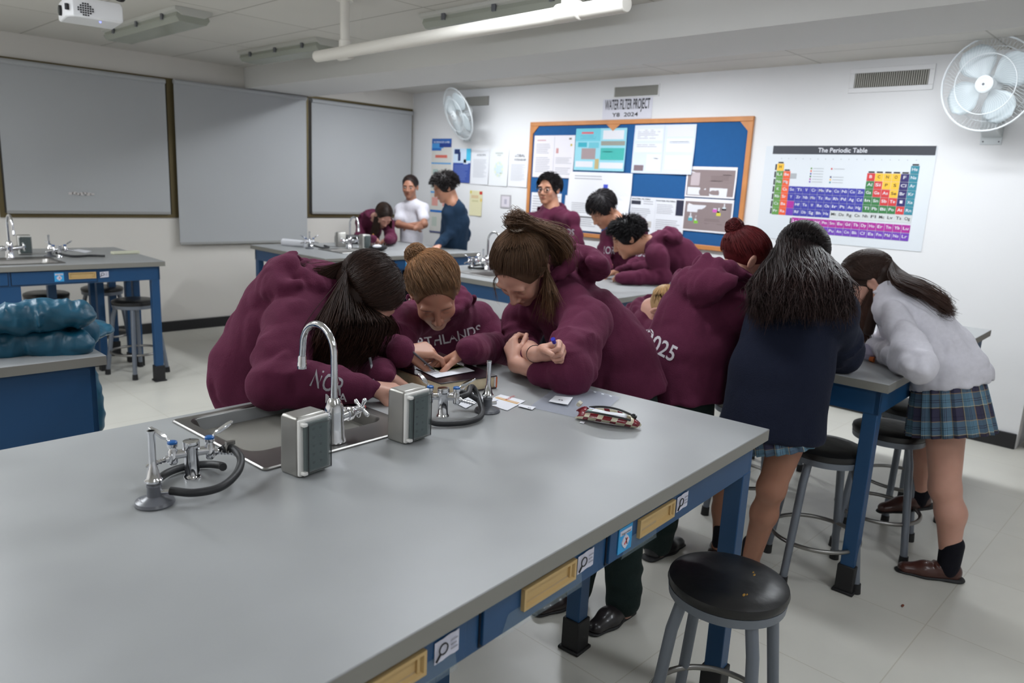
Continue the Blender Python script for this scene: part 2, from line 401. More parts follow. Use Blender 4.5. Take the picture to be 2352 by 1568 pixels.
# notice board
y0, y1, z0, z1 = 3.00, 5.36, 1.14, 2.158
t = thing('notice_board', (XB, (y0+y1)/2, z0), 'blue felt notice board with orange wood frame full of project posters', 'notice board')
part('felt_panel', MB().bb((XB-.012, y0, z0), (XB-.001, y1, z1)), mat('blue_felt', (28, 86, 142), .95, noise=.03, nscale=30), t, world=True, smooth=False)
f = .04; m = MB()
m.bb((XB-.026, y0-f, z1), (XB-.001, y1+f, z1+f)); m.bb((XB-.026, y0-f, z0-f), (XB-.001, y1+f, z0)); m.bb((XB-.026, y0-f, z0), (XB-.001, y0, z1)); m.bb((XB-.026, y1, z0), (XB-.001, y1+f, z1))
Mw = mat('orange_wood', (196, 130, 74), .5, noise=.12, nscale=6)
part('frame', m, Mw, t, world=True, bevel=.004)
for yy, s in ((y0, 1), (y1, -1)):
    m = MB(); m.add([(XB-.022, yy, z1), (XB-.022, yy+s*.075, z1), (XB-.022, yy, z1-.075), (XB-.012, yy, z1), (XB-.012, yy+s*.075, z1), (XB-.012, yy, z1-.075)], [(0, 1, 2), (3, 5, 4), (0, 3, 4, 1), (1, 4, 5, 2), (2, 5, 3, 0)])
    part('corner_block', m, Mw, t, world=True, smooth=False)
m = MB().add([(XB-.022, 4.27, z1), (XB-.022, 4.43, z1), (XB-.022, 4.35, z1-.06)], [(0, 1, 2)]); part('corner_block', m, Mw, t, world=True, smooth=False)

def sheet(name, y0, y1, z0, z1, col, label, cat, off=.016, deco=(), curl=.006, group=None, texts=()):
    """paper on the board wall. y0 = left edge in the photo (larger y). deco: (u0,v0,u1,v1,colour), u from left, v from top"""
    n = 10; mats = [mat('sheet_%d_%d_%d' % col, col, .75)]; m = MB()
    def P(u, v, o=0):
        s = curl*(math.sin(u*5+v*3)*.5 + (1-v)*0 + (v**3)*.8)
        return Vector((XB-off-max(s, 0)-o, y0+(y1-y0)*u, z1+(z0-z1)*v))
    vs = [P(i/n, j/n) for j in range(n+1) for i in range(n+1)]
    fs = [(j*(n+1)+i, j*(n+1)+i+1, (j+1)*(n+1)+i+1, (j+1)*(n+1)+i) for j in range(n) for i in range(n)]
    m.add(vs, fs)
    vs = [v+Vector((.0012, 0, 0)) for v in vs]; m.add(vs, [f_[::-1] for f_ in fs])
    for k, (u0, v0, u1, v1, c) in enumerate(deco):
        mm = mat('print_%d_%d_%d' % c, c, .8)
        if mm not in mats: mats.append(mm)
        q = 4; o = .0008+.0002*(k % 4)
        vs = [P(u0+(u1-u0)*i/q, v0+(v1-v0)*j/q, o) for j in range(q+1) for i in range(q+1)]
        m.add(vs, [(j*(q+1)+i, j*(q+1)+i+1, (j+1)*(q+1)+i+1, (j+1)*(q+1)+i) for j in range(q) for i in range(q)], mats.index(mm))
    for s, u, v, hh, wd, c in texts:
        mm = mat('print_%d_%d_%d' % c, c, .8)
        if mm not in mats: mats.append(mm)
        put_text(m, s, P(u, v, .0025), (0, -1, 0), (0, 0, 1), hh, wd, mats.index(mm), center=True, bold=True)
    return solo(name, m, mats, label, cat, group, loc=(XB, (y0+y1)/2, z0), smooth=False)
def lines(u0, u1, v0, v1, n, c=(176, 176, 182), j=0):
    r = random.Random(int(u0*97+v0*31+j)); return [(u0, v0+(v1-v0)*k/n, u0+(u1-u0)*r.uniform(.75, 1), v0+(v1-v0)*(k+.35)/n, c) for k in range(n)]
G = 'project posters pinned to the blue board'
W_ = (222, 222, 228); Pk = (206, 170, 175)
sheet('project_poster', 5.335, 4.80, 1.655, 2.065, (226, 222, 228), 'white and pale pink poster pinned at the top left of the blue board', 'poster', .018,
      [(.08, .1, .3, .13, Pk), (.5, .03, .52, .97, (206, 204, 210))]+lines(.06, .44, .2, .45, 6)+lines(.06, .44, .52, .9, 9)+lines(.56, .95, .52, .68, 5)+lines(.56, .95, .76, .94, 4)+[(.56, .3, .62, .42, (200, 150, 150)), (.86, .06, .92, .1, (120, 110, 100)), (.9, .2, .94, .25, (190, 170, 60))], group=G)
sheet('project_poster', 4.79, 4.19, 1.735, 2.125, (150, 208, 222), 'turquoise and light blue poster pinned at the top middle of the blue board', 'poster', .02,
      [(.0, .0, .5, .3, (112, 196, 212)), (.12, .08, .36, .13, (210, 110, 120)), (.55, .05, .95, .26, W_), (.52, .3, .98, .4, (150, 150, 140)), (.06, .33, .24, .44, (60, 168, 186)), (.28, .33, .48, .46, (110, 190, 205)), (.14, .47, .42, .73, (164, 146, 148)), (.52, .46, .98, .74, (70, 178, 170)), (.03, .78, .38, .92, W_), (.52, .8, .98, .94, W_), (.42, .72, .5, .96, (190, 170, 120))]+lines(.1, .44, .16, .27, 3, (90, 170, 190))+lines(.56, .94, .5, .7, 5, (40, 150, 142)), group=G)
sheet('project_poster', 4.105, 3.475, 1.725, 2.145, (214, 222, 236), 'pale blue poster with four text panels, top right on the blue board', 'poster', .018,
      [(.5, .02, .51, .98, (196, 202, 216)), (.55, .03, .97, .24, W_), (.55, .28, .97, .55, (226, 230, 240)), (.55, .62, .97, .9, (228, 232, 242)), (.04, .83, .2, .95, (130, 112, 118)), (.03, .08, .48, .32, (226, 228, 236)), (.03, .38, .48, .56, (226, 228, 236)), (.24, .6, .48, .94, (226, 228, 236))]+lines(.06, .44, .1, .3, 6)+lines(.06, .44, .4, .55, 4)+lines(.6, .93, .34, .45, 4)+lines(.26, .46, .64, .84, 5)+lines(.65, .85, .68, .84, 4), group=G, curl=.012)
sheet('project_poster', 4.84, 4.09, 1.30, 1.72, (232, 232, 236), 'large white poster with blue and red bar chart on the blue board', 'poster', .022,
      lines(.1, .6, .08, .2, 2)+[(.57, .26, .64, .52, (66, 84, 196)), (.64, .52, .72, .64, (206, 72, 44)), (.72, .64, .8, .665, (226, 170, 90))]+lines(.08, .4, .7, .95, 6), group=G, curl=.02)
sheet('project_poster', 4.09, 3.51, 1.17, 1.515, (226, 227, 233), 'white poster with black headings and a dark side block, lower middle of the blue board', 'poster', .018,
      [(.02, .1, .2, .2, (48, 50, 64)), (.84, .03, .97, .42, (38, 40, 62)), (.47, .03, .475, .95, (205, 205, 212)), (.33, .62, .42, .78, (190, 184, 180))]+lines(.25, .44, .1, .22, 2)+lines(.03, .42, .3, .55, 5)+lines(.5, .8, .16, .42, 6)+lines(.5, .95, .55, .9, 7), group=G,
      texts=[('WATER FILTERS', .2, .07, .012, .2, (40, 40, 46)), ('WATER FILTERS', .65, .09, .012, .2, (40, 40, 46))])
for za, zb, dz, lab in ((1.795, 1.54, 0, 'upper brown slide poster with white frame by the right edge of the blue board'), (1.53, 1.25, 1, 'lower brown slide poster with drawn flasks by the right edge of the blue board')):
    dec = [(.03, .1, .97, .95, (140, 124, 124))]
    if not dz: dec += [(.1, .2, .28, .62, (190, 176, 180)), (.05, .68, .42, .93, W_), (.5, .68, .85, .96, W_)]+lines(.5, .9, .25, .5, 5, (118, 102, 102))
    else:
        dec += [(.08, .2, .46, .42, W_)]+lines(.45, .9, .6, .78, 4, (118, 102, 102))
        for u, v, c in ((.12, .55, (80, 170, 186)), (.24, .62, (130, 190, 60)), (.6, .25, (206, 90, 180)), (.68, .35, (214, 206, 70)), (.78, .22, (160, 90, 170))):
            dec += [(u+.03, v-.1, u+.055, v, (215, 215, 220)), (u+.01, v, u+.075, v+.05, (205, 215, 222)), (u, v+.05, u+.085, v+.14, c)]
    sheet('project_poster', 3.525, 3.055, zb, za, (232, 230, 234), lab, 'poster', .018, dec, group=G)
sheet('project_poster', 5.335, 4.93, 1.18, 1.50, (228, 228, 232), 'white poster behind the student with glasses on the blue board', 'poster', .018, lines(.05, .45, .1, .9, 10)+lines(.55, .95, .1, .9, 10), group=G)
sheet('project_poster', 4.88, 4.40, 1.16, 1.49, (230, 230, 234), 'white poster on the blue board between the glasses wearer and the fringed student', 'poster', .017, lines(.08, .9, .15, .4, 5)+lines(.08, .9, .55, .9, 6), group=G)
sheet('project_sign', 4.50, 3.95, 2.205, 2.386, (214, 214, 224), 'white paper sign with tall black lettering above the blue board', 'sign', .003, (), .002,
      texts=[('WATER FILTER PROJECT', .5, .52, .088, .50, (34, 34, 38)), ('Y8  2024', .47, .88, .035, .29, (44, 44, 50))])
# left-hand information sheets
BL = (44, 116, 196)
sheet('info_banner', 6.975, 6.63, .965, 2.045, (214, 212, 206), 'tall narrow information banner with blue waves near the corner', 'banner', .004,
      [(0, 0, 1, .05, (46, 98, 176)), (0, .05, .6, .1, (72, 150, 216)), (.4, .05, 1, .09, (36, 62, 138)), (0, .1, .5, .125, (40, 110, 190)), (.2, .17, .8, .2, (214, 110, 96)), (0, .25, 1, .265, (88, 160, 216)), (0, .555, 1, .575, (88, 160, 216)), (.08, .62, .38, .71, (222, 160, 150)), (.62, .62, .92, .71, (222, 160, 150)), (0, .755, 1, .78, BL), (0, .985, 1, 1, (46, 60, 120)), (.1, .32, .35, .4, (170, 190, 186)), (.1, .46, .35, .52, (178, 192, 188)), (.1, .83, .35, .93, (190, 200, 190)), (.6, .83, .9, .93, (190, 200, 190))], texts=[('SCIENCE LAB', .5, .045, .02, .28, (220, 226, 240))])
G2 = 'row of information sheets between banner and blue board'
sheet('info_sheet', 6.59, 6.30, 1.56, 1.935, (60, 84, 160), 'dark blue information sheet with pale figures at its top', 'sheet', .004,
      [(0, 0, 1, .42, (204, 222, 240)), (.75, 0, 1, .35, (72, 190, 226)), (.06, .02, .38, .16, (30, 50, 100)), (.28, .1, .42, .36, (30, 50, 100)), (.6, .3, .85, .45, (222, 232, 244))]+lines(.08, .9, .5, .95, 9, (104, 124, 190)), group=G2)
sheet('info_sheet', 6.285, 6.005, 1.55, 1.935, (226, 227, 231), 'white information sheet headed with grey capitals beside the dark blue one', 'sheet', .004, lines(.12, .88, .3, .82, 16, (186, 188, 196)), group=G2, texts=[('MISSION', .5, .2, .02, .17, (120, 122, 130))])
sheet('info_sheet', 5.99, 5.71, 1.545, 1.935, (226, 228, 230), 'white information sheet with a pale green round diagram', 'sheet', .004,
      [(.3+.2*math.cos(a)-.05+.2, .55+.17*math.sin(a)-.04, .3+.2*math.cos(a)+.05+.2, .55+.17*math.sin(a)+.04, (208, 222, 218) if k % 2 else (222, 226, 206)) for k, a in enumerate([i*PI/7 for i in range(14)])]+[(.36, .45, .64, .66, (206, 222, 228)), (.3, .1, .7, .14, (190, 196, 192)), (.4, .16, .6, .19, (190, 196, 192))], group=G2)
sheet('info_sheet', 5.695, 5.42, 1.545, 1.935, (228, 228, 232), 'white information sheet with grey GLOBAL heading left of the blue board frame', 'sheet', .004, lines(.12, .88, .4, .85, 16, (190, 192, 198)), group=G2,
      texts=[('GLOBAL', .5, .21, .028, .18, (104, 106, 112)), ('CITIZENSHIP', .5, .31, .02, .21, (110, 112, 118))])
sheet('notice_sheet', 6.29, 6.09, 1.205, 1.48, (222, 216, 178), 'small yellow notice with red corner below the sheet row', 'notice', .004, [(.0, .0, .15, .12, (214, 200, 90)), (.78, .02, 1, .14, (196, 50, 44)), (.85, .3, 1, .42, (220, 190, 100)), (.15, .18, .7, .3, (214, 190, 150)), (.2, .38, .7, .44, (200, 196, 150))])
sheet('framed_notice', 5.80, 5.645, 1.315, 1.455, (176, 172, 176), 'small grey framed notice between yellow notice and the glasses wearer', 'notice', .006, [(.12, .1, .88, .9, (214, 208, 216)), (.38, .32, .62, .7, (180, 176, 190))], curl=0)
# ---- periodic table
y0, y1 = 2.775, 1.615
t = thing('periodic_table_poster', (XB, 2.2, 1.27), 'large colourful periodic table poster with dark title strip', 'poster')
part('sheet', MB().bb((XB-.004, y1-.02, 1.245), (XB-.001, y0+.06, 1.965)), mat('poster_white', (216, 221, 226), .35), t, world=True, smooth=False)
m = MB().bb((XB-.0055, y1-.012, 1.905), (XB-.004, y0, 1.968)); part('title_strip', m, mat('dark_title', (58, 60, 68), .4), t, world=True, smooth=False)
m = MB(); put_text(m, 'The Periodic Table', (XB-.007, 2.235, 1.920), (0, -1, 0), (0, 0, 1), .033, .36, center=True, bold=True)
part('title_lettering', m, M_paper, t, world=True, smooth=False)
EL = ["H,,,,,,,,,,,,,,,,,He", "Li,Be,,,,,,,,,,,B,C,N,O,F,Ne", "Na,Mg,,,,,,,,,,,Al,Si,P,S,Cl,Ar", "K,Ca,Sc,Ti,V,Cr,Mn,Fe,Co,Ni,Cu,Zn,Ga,Ge,As,Se,Br,Kr",
      "Rb,Sr,Y,Zr,Nb,Mo,Tc,Ru,Rh,Pd,Ag,Cd,In,Sn,Sb,Te,I,Xe", "Cs,Ba,*,Hf,Ta,W,Re,Os,Ir,Pt,Au,Hg,Tl,Pb,Bi,Po,At,Rn", "Fr,Ra,#,Rf,Db,Sg,Bh,Hs,Mt,Ds,Rg,Cn,Nh,Fl,Mc,Lv,Ts,Og",
      "La,Ce,Pr,Nd,Pm,Sm,Eu,Gd,Tb,Dy,Ho,Er,Tm,Yb,Lu", "Ac,Th,Pa,U,Np,Pu,Am,Cm,Bk,Cf,Es,Fm,Md,No,Lr"]
PC = dict(g=(98, 150, 70), o=(232, 92, 50), b=(58, 58, 160), y=(242, 190, 60), r=(206, 58, 60), n=(44, 36, 100), t=(46, 130, 148), d=(54, 120, 66), m=(170, 40, 150), p=(110, 60, 176), w=(206, 210, 210))
pm = [mat('cell_'+k, v, .4) for k, v in PC.items()]; pk = list(PC)
def cls(e, r, c):
    if r == 7: return 'm'
    if r == 8: return 'p'
    if e in ('H', 'C', 'N', 'O', 'P', 'S', 'Se'): return 'y'
    if e in ('B', 'Si', 'Ge', 'As', 'Sb', 'Te', 'At'): return 'r'
    if e == '*': return 'm'
    if e == '#': return 'p'
    if c == 0: return 'g'
    if c == 1: return 'o'
    if r == 6 and c >= 8: return 'w'
    if c == 17: return 't'
    if c == 16: return 'n'
    if c >= 12: return 'd'
    return 'b'
cw, ch = (2.726-1.688)/18, .0567
cells = MB(); txt = MB(); blk = MB()
for r, row in enumerate(EL):
    for c, e in enumerate(row.split(',')):
        if not e: continue
        if r < 7: yl = 2.726-c*cw; zt = 1.833-r*ch
        else: yl = 2.555-c*(2.555-1.688)/15; zt = 1.424-(r-7)*.0575
        k = cls(e, r, c); g = .0012
        cells.bb((XB-.006, yl-cw+g, zt-ch+g), (XB-.0042, yl-g, zt-g), pk.index(k))
        if e not in '*#':
            d_ = k in 'wy'
            put_text(txt, e, (XB-.0072, yl-cw/2, zt-ch*.62), (0, -1, 0), (0, 0, 1), .021, min(.036, .019*len(e)), 1 if d_ else 0, center=True, bold=True)
        if r < 7 and c == 0: blk.bb((XB-.0062, yl+.003, zt-ch+.006), (XB-.0045, yl+.014, zt-.006))
    if r >= 7: blk.bb((XB-.0062, 2.555+.003, zt-.05), (XB-.0045, 2.555+.014, zt-.006))
for c, r in ((0, 0), (1, 1), (12, 1), (13, 1), (14, 1), (15, 1), (16, 1), (17, 0)):
    yl = 2.726-c*cw; zt = 1.833-r*ch; blk.bb((XB-.0062, yl-cw+.008, zt+.002), (XB-.0045, yl-.008, zt+.012))
part('element_cells', cells, pm, t, world=True, smooth=False)
part('element_symbols', txt, [M_paper, M_ink], t, world=True, smooth=False)
part('group_tabs', blk, M_ink, t, world=True, smooth=False)
m = MB(); lm = [mat('legend_grey', (170, 174, 178), .6)]+pm
for k, (yy, zz, ci) in enumerate([(2.455, 1.80, 0), (2.455, 1.78, 1), (2.455, 1.76, 2), (2.455, 1.74, 7), (2.455, 1.72, 8), (2.455, 1.70, 9), (2.30, 1.80, 4), (2.30, 1.74, 5), (2.30, 1.72, 3), (2.30, 1.70, 6)]):
    m.bb((XB-.006, yy-.010, zz-.006), (XB-.0045, yy, zz+.006), ci+1); m.bb((XB-.0055, yy-.10, zz-.002), (XB-.0045, yy-.02, zz+.002), 0)
m.bb((XB-.0055, 2.61, 1.72), (XB-.0045, 2.56, 1.76), 0)
for c in range(18): m.bb((XB-.0055, 2.726-(c+.55)*cw, 1.868), (XB-.0045, 2.726-(c+.45)*cw, 1.874), 0)
part('legend', m, lm, t, world=True, smooth=False)
# ---------------------------------------------------------------- wall fans
def fan(hub, f, R, label, base, ang0=0):
    """hub: centre of the guard, f: facing direction"""
    t = thing('wall_fan', base, label, 'fan', 'white oscillating wall fans')
    x, y, f = basis(f); hub = Vector(hub)
    Mf = mat('fan_white', (206, 211, 213), .45); Mb = mat('fan_blade', (196, 206, 210), .35, alpha=.8)
    g = MB()
    ring = lambda r, d, rr: g.tube([hub+f*d+(x*math.cos(a)+y*math.sin(a))*r for a in [2*PI*i/40 for i in range(40)]], rr, n=8, closed=True)
    ring(R, 0, .006); ring(R*.64, .045, .003); ring(R*.8, -.04, .002)
    part('guard_ring', g, Mf, t, world=True)
    g = MB()
    for i in range(72):
        a = 2*PI*i/72; e = x*math.cos(a)+y*math.sin(a); e2 = x*math.cos(a+.25)+y*math.sin(a+.25)
        g.tube([hub+e*R, hub+e*R*.85+f*.03, hub+e2*R*.5+f*.052, hub+e2*R*.2+f*.055], .0009, n=4)
        g.tube([hub+e*R, hub+e*R*.8-f*.045, hub+e*R*.35-f*.07], .0009, n=4)
    part('guard_wires', g, Mf, t, world=True)
    part('hub_cap', MB().lathe(hub+f*.05, f, [(.0, 0), (.05, 0), (.052, .006), (.04, .012), (.03, .009), (.022, .014), (.0, .015)]).lathe(hub+f*.0655, f, [(0, 0), (.008, 0), (.007, .002), (0, .002)], m=1), [Mf, M_grey], t, world=True)
    for k in range(4):
        a0 = ang0+k*PI/2; b = MB(); vs = []; n, q = 8, 7
        for i in range(n+1):
            rr = R*(.16+.74*i/n); wdt = .22+.50*math.sin(PI*min(1, (i/n)*.92+.08))**.8
            for j in range(q+1):
                a = a0+(j/q-.5)*wdt*1.9; e = x*math.cos(a)+y*math.sin(a)
                vs.append(hub+e*rr+f*(.014*(j/q-.5)*2))
        fs = [(i*(q+1)+j, i*(q+1)+j+1, (i+1)*(q+1)+j+1, (i+1)*(q+1)+j) for i in range(n) for j in range(q)]
        b.add(vs, fs); o = part('blade', b, Mb, t, world=True)
        so = o.modifiers.new('thick', 'SOLIDIFY'); so.thickness = .003
    part('motor', MB().lathe(hub-f*.03, -f, [(.0, 0), (.035, 0), (.06, .03), (.062, .10), (.045, .13), (0, .135)]), Mf, t, world=True)
    j = hub-f*.11+Vector((0, 0, -.07)); base = Vector(base)
    part('neck', MB().tube([hub-f*.10, j, base+Vector((-.10, 0, .04))], [.02, .025, .03]), Mf, t, world=True)
    part('bracket', MB().loft([[base+Vector((-.0, s*.055, -.09)), base+Vector((-.0, s*.055, .09))] if 0 else [base+Vector((0, -.058, -.08)), base+Vector((0, .058, -.08)), base+Vector((0, .058, .1)), base+Vector((0, -.058, .1))] for s in (1,)]+[[base+Vector((-.13, -.05, -.03)), base+Vector((-.13, .05, -.03)), base+Vector((-.13, .05, .06)), base+Vector((-.13, -.05, .06))]]), Mf, t, world=True, bevel=.006)
    part('wall_plate', MB().bb(base+Vector((-.006, -.062, -.125)), base+Vector((0, .062, .1))).cyl(base+Vector((-.009, -.045, -.105)), base+Vector((-.004, -.045, -.105)), .005, m=1).cyl(base+Vector((-.009, .045, -.105)), base+Vector((-.004, .045, -.105)), .005, m=1), [Mf, M_grey], t, world=True, bevel=.002)
    return t
hc = at(2270, 193, x=5.42); bs = Vector((XB, 1.285, 2.10))
fan(hc, (-.93, .18, -.10), .275, 'white wall fan at the right edge of the photo, facing the viewer', bs, .5)
hc = at(1052, 262, x=5.50); bs = Vector((XB, 6.37, 2.13))
fan(hc, (-.90, .22, -.38), .275, 'white wall fan high near the far corner, turned sideways', bs, .9)
# ================================================================ BENCHES AND STOOLS
def polytop(mb, poly, z0, z1, hole=None, m=0, ch=.002):
    """worktop slab with softened top edge and an optional round-cornered hole"""
    bm = bmesh.new(); cx = sum(p[0] for p in poly)/len(poly); cy = sum(p[1] for p in poly)/len(poly)
    def inset(p, d):
        v = Vector((cx-p[0], cy-p[1])); v.normalize(); return (p[0]+v.x*d*1.4, p[1]+v.y*d*1.4)
    inn = [inset(p, ch) for p in poly]
    o = [bm.verts.new((*p, z1)) for p in inn]; es = [bm.edges.new((o[i], o[(i+1) % len(o)])) for i in range(len(o))]
    if hole:
        h = [bm.verts.new((p[0], p[1], z1)) for p in hole]; es += [bm.edges.new((h[i], h[(i+1) % len(h)])) for i in range(len(h))]
    bmesh.ops.triangle_fill(bm, use_beauty=True, use_dissolve=False, edges=es)
    bm.verts.index_update(); fs = [tuple(v.index for v in f.verts) for f in bm.faces]; vs = [v.co.copy() for v in bm.verts]
    bm.free(); mb.add(vs, fs, m)
    n = len(poly)
    L = [[Vector((*p, z1)) for p in inn], [Vector((*p, z1-ch)) for p in poly], [Vector((*p, z0)) for p in poly]]
    mb.loft(L[:2], m, False, False); mb.loft(L[1:], m+1, False, False)
    mb.add(L[2], [tuple(range(n))[::-1]], m+1)
    if hole:
        a = [Vector((p[0], p[1], z1)) for p in hole]; b = [Vector((p[0], p[1], z0)) for p in hole]; mb.loft([b, a], m, False, False)
def leg(t, x, y, ht, w=.055, foot=.12):
    o = part('leg', MB().box((x, y, (ht+foot*.5)/2+.02), (w, w, ht-foot*.5-.04)), M_blue, t, bevel=.003)
    part('foot_cap', MB().box((x, y, foot/2), (w+.014, w+.014, foot)).box((x, y, .006), (w+.03, w+.03, .012)), M_foot, o, bevel=.004)
Mst_b = mat('sticker_blue', (52, 156, 214), .5); Mst_w = mat('sticker_white', (206, 206, 220), .6); Mtape = mat('clear_tape', (170, 190, 200), .15, alpha=.18, spec=.8)
def glass_sticker(t, x, z, y, s=1, par=None):
    """white paper label with a drawn magnifying glass, facing -y"""
    w, h = .062*s, .045*s; m = MB(); n = 6
    vs = [(x+w*(i/n-.5), y-.001-.003*math.sin(i*.9)**2*(i/n), z+h*(j-.5)+.004*(i/n-.5)) for j in (0, 1) for i in range(n+1)]
    m.add(vs, [(i, i+1, n+2+i, n+1+i) for i in range(n)])
    c = Vector((x-w*.2, y-.0055, z+h*.08)); m.tube([c+Vector((math.cos(a), 0, math.sin(a)))*h*.24 for a in [i*PI/8 for i in range(16)]], h*.035, 1, 6, closed=True)
    m.tube([c+Vector((-.17*h, 0, -.17*h)), c+Vector((-.42*h, 0, -.45*h))], h*.05, 1, 6)
    for k in range(3): m.bb((x+w*.12, y-.0056, z+h*(.24-.2*k)), (x+w*(.4-.05*(k % 2)), y-.0048, z+h*(.30-.2*k)), 2)
    part('label', m, [Mst_w, M_ink, mat('grey_print', (150, 150, 160), .7)], par or t)
def blue_sticker(t, x, z, y, par=None, wrd='Seguridad'):
    m = MB(); w, h = .056, .06
    m.bb((x-w/2, y-.002, z-h/2), (x+w/2, y, z+h/2)); m.bb((x-w*.42, y-.003, z+h*.2), (x+w*.42, y-.0018, z+h*.38), 1)
    put_text(m, wrd, (x, y-.0035, z+h*.23), (1, 0, 0), (0, 0, 1), .005, w*.7, 2, center=True)
    m.loft([[Vector((x+r_*math.cos(a)*w, y-.0035 if k else y-.0015, z-.1*h+r_*math.sin(a)*h)) for a, r_ in [(i*PI/4, .24 if i % 2 else .29) for i in range(8)]] for k in (0, 1)], 1)
    m.cyl((x-.1*w, y-.004, z-.2*h), (x+.12*w, y-.004, z+.02*h), .0012, m=3, n=6); m.cyl((x+.1*w, y-.004, z-.22*h), (x-.02*w, y-.004, z+.05*h), .0012, m=2, n=6)
    part('label', m, [Mst_b, Mst_w, M_ink, M_red], par or t)
def drawer(t, x0, x1, z0, z1, y, hx=None, sticker=0, blue=0, detail=True):
    """drawer front facing -y"""
    o = part('drawer', MB().bb((x0, y-.008, z0), (x1, y+.004, z1)), M_blue, t, bevel=.0015)
    part('painted_gap_shade', MB().bb((x0-.004, y-.0015, z0-.004), (x1+.004, y+.003, z1+.001)), M_gapshade, o, smooth=False)  # dark plate behind the front, stands in for shade in the seam
    c = (x0+x1)/2 if hx is None else hx; zc = (z0+z1)/2+.004; w, h = .166, .044
    m = MB(); g = .006
    a = [Vector((c+sx*w/2, y-.017, zc+sz*h/2)) for sx, sz in ((-1, -1), (1, -1), (1, 1), (-1, 1))]
    a0 = [v+Vector((0, .009, 0)) for v in a]
    b = [Vector((c+sx*(w/2-g), y-.017, zc+sz*(h/2-g))) for sx, sz in ((-1, -1), (1, -1), (1, 1), (-1, 1))]
    b2 = [Vector((c+sx*(w/2-g-.004), y-.0085+(.0 if sz > 0 else .0), zc+sz*(h/2-g-.002)+(0 if sz > 0 else .001))) for sx, sz in ((-1, -1), (1, -1), (1, 1), (-1, 1))]
    m.loft([a0, a, b, b2], 0, False, True); m.box((c+w/2-g-.008, y-.010, zc), (.006, .006, h-2*g-.004), 0)
    part('handle', m, M_tan, o, smooth=False)
    if detail:
        if sticker: glass_sticker(t, c+sticker+.006, zc+.0, y-.009, s=.88, par=o)
        if blue: blue_sticker(t, c+blue, zc-.004, y-.0085, par=o)
def sink(t, x, y, hx, hy, dz=.15, ledge=.10, rot=0, far=False):
    dz = .21 if not far else .15
    """steel sink; rim centred at x,y; the ledge for the tap is on the near side unless far"""
    s = -1 if far else 1; bx, by = hx-.035, hy-.018-ledge/2; cy = y+s*(ledge/2-.0)
    m = MB(); L = [rrect(x, y, hx, hy, .012, HB+.001), rrect(x, y, hx, hy, .012, HB+.004), rrect(x, y, hx-.004, hy-.004, .01, HB+.0065), rrect(x, y, hx-.010, hy-.010, .01, HB+.004),
                  rrect(x, cy, bx+.004, by+.004, .045, HB+.004), rrect(x, cy, bx, by, .042, HB-.002), rrect(x, cy, bx-.004, by-.004, .045, HB-.04), rrect(x, cy, bx-.012, by-.012, .05, HB-dz+.02), rrect(x, cy, bx-.03, by-.03, .04, HB-dz), rrect(x, cy, .03, .03, .029, HB-dz-.006)]
    m.loft(L, 0, False, True); m.cyl((x, cy, HB-dz-.006), (x, cy, HB-dz-.002), .022, m=1)
    if rot:
        R = Matrix.Rotation(rot, 3, 'Z'); c = Vector((x, y, 0)); m.v = [c+R @ (v-c) for v in m.v]
    return m
def bench(label, O, ang, L, D, top=None, hole=None, drawers=(), legs=(), apron=(.765, .864), solid=False, oh=.03, sides=True):
    t = thing('lab_bench', (O[0], O[1], 0), label, 'bench', 'grey topped blue lab benches', ang)
    poly = top or [(0, 0), (L, 0), (L, D), (0, D)]
    if top:
        inv = WM[t.name].inverted(); poly = [tuple((inv @ Vector((*p, 0)))[:2]) for p in top]
    if hole:
        inv = WM[t.name].inverted(); hole = [(inv @ v) for v in hole]
    m = MB(); polytop(m, poly, HB-.035, HB, [h[:2] for h in hole] if hole else None)
    o = part('worktop', m, [M_top, M_edge], t, smooth=False)
    z0, z1 = apron
    if solid: z0 = .0
    xs0 = oh; xs1 = L-oh
    m = MB()
    cxx = sum(p[0] for p in poly)/4; cyy = sum(p[1] for p in poly)/4
    pts = []
    for p in poly:
        pts.append((p[0]+(oh if p[0] < cxx else -oh), p[1]+(oh if p[1] < cyy else -oh)))
    n = 4; w = .02
    for i in range(4):
        a = Vector((*pts[i], 0)); b = Vector((*pts[(i+1) % 4], 0)); d = (b-a).normalized(); nn = Vector((d.y, -d.x, 0))
        c = (a+b)/2-nn*w/2; m.box((c.x, c.y, (z0+z1)/2), ((b-a).length, w, z1-z0), rot=math.atan2(d.y, d.x))
    part('apron', m, M_blue, t, bevel=.002)
    for d in drawers: drawer(t, *d[0], **d[1])
    for (x, y) in legs: leg(t, x, y, .77 if not solid else .77)
    return t
# ---- front bench (big one under the camera)
FA = math.radians(4.3); FO = (-.33, .715)
top = [(-.33, .715), (2.062, .897), (1.955, 2.045), (-.33, 1.985)]
hole = rrect(1.006, 1.79, .222, .175, .045, 0, rot=math.radians(2.5))
inv = (Matrix.Translation((*FO, 0)) @ Matrix.Rotation(FA, 4, 'Z')).inverted()
nr = inv @ Vector((2.062, .897, 0)); Lf = nr.x
def fx(s): return Lf+s           # distance from the right-hand corner, along the near edge
yl = .03-.001
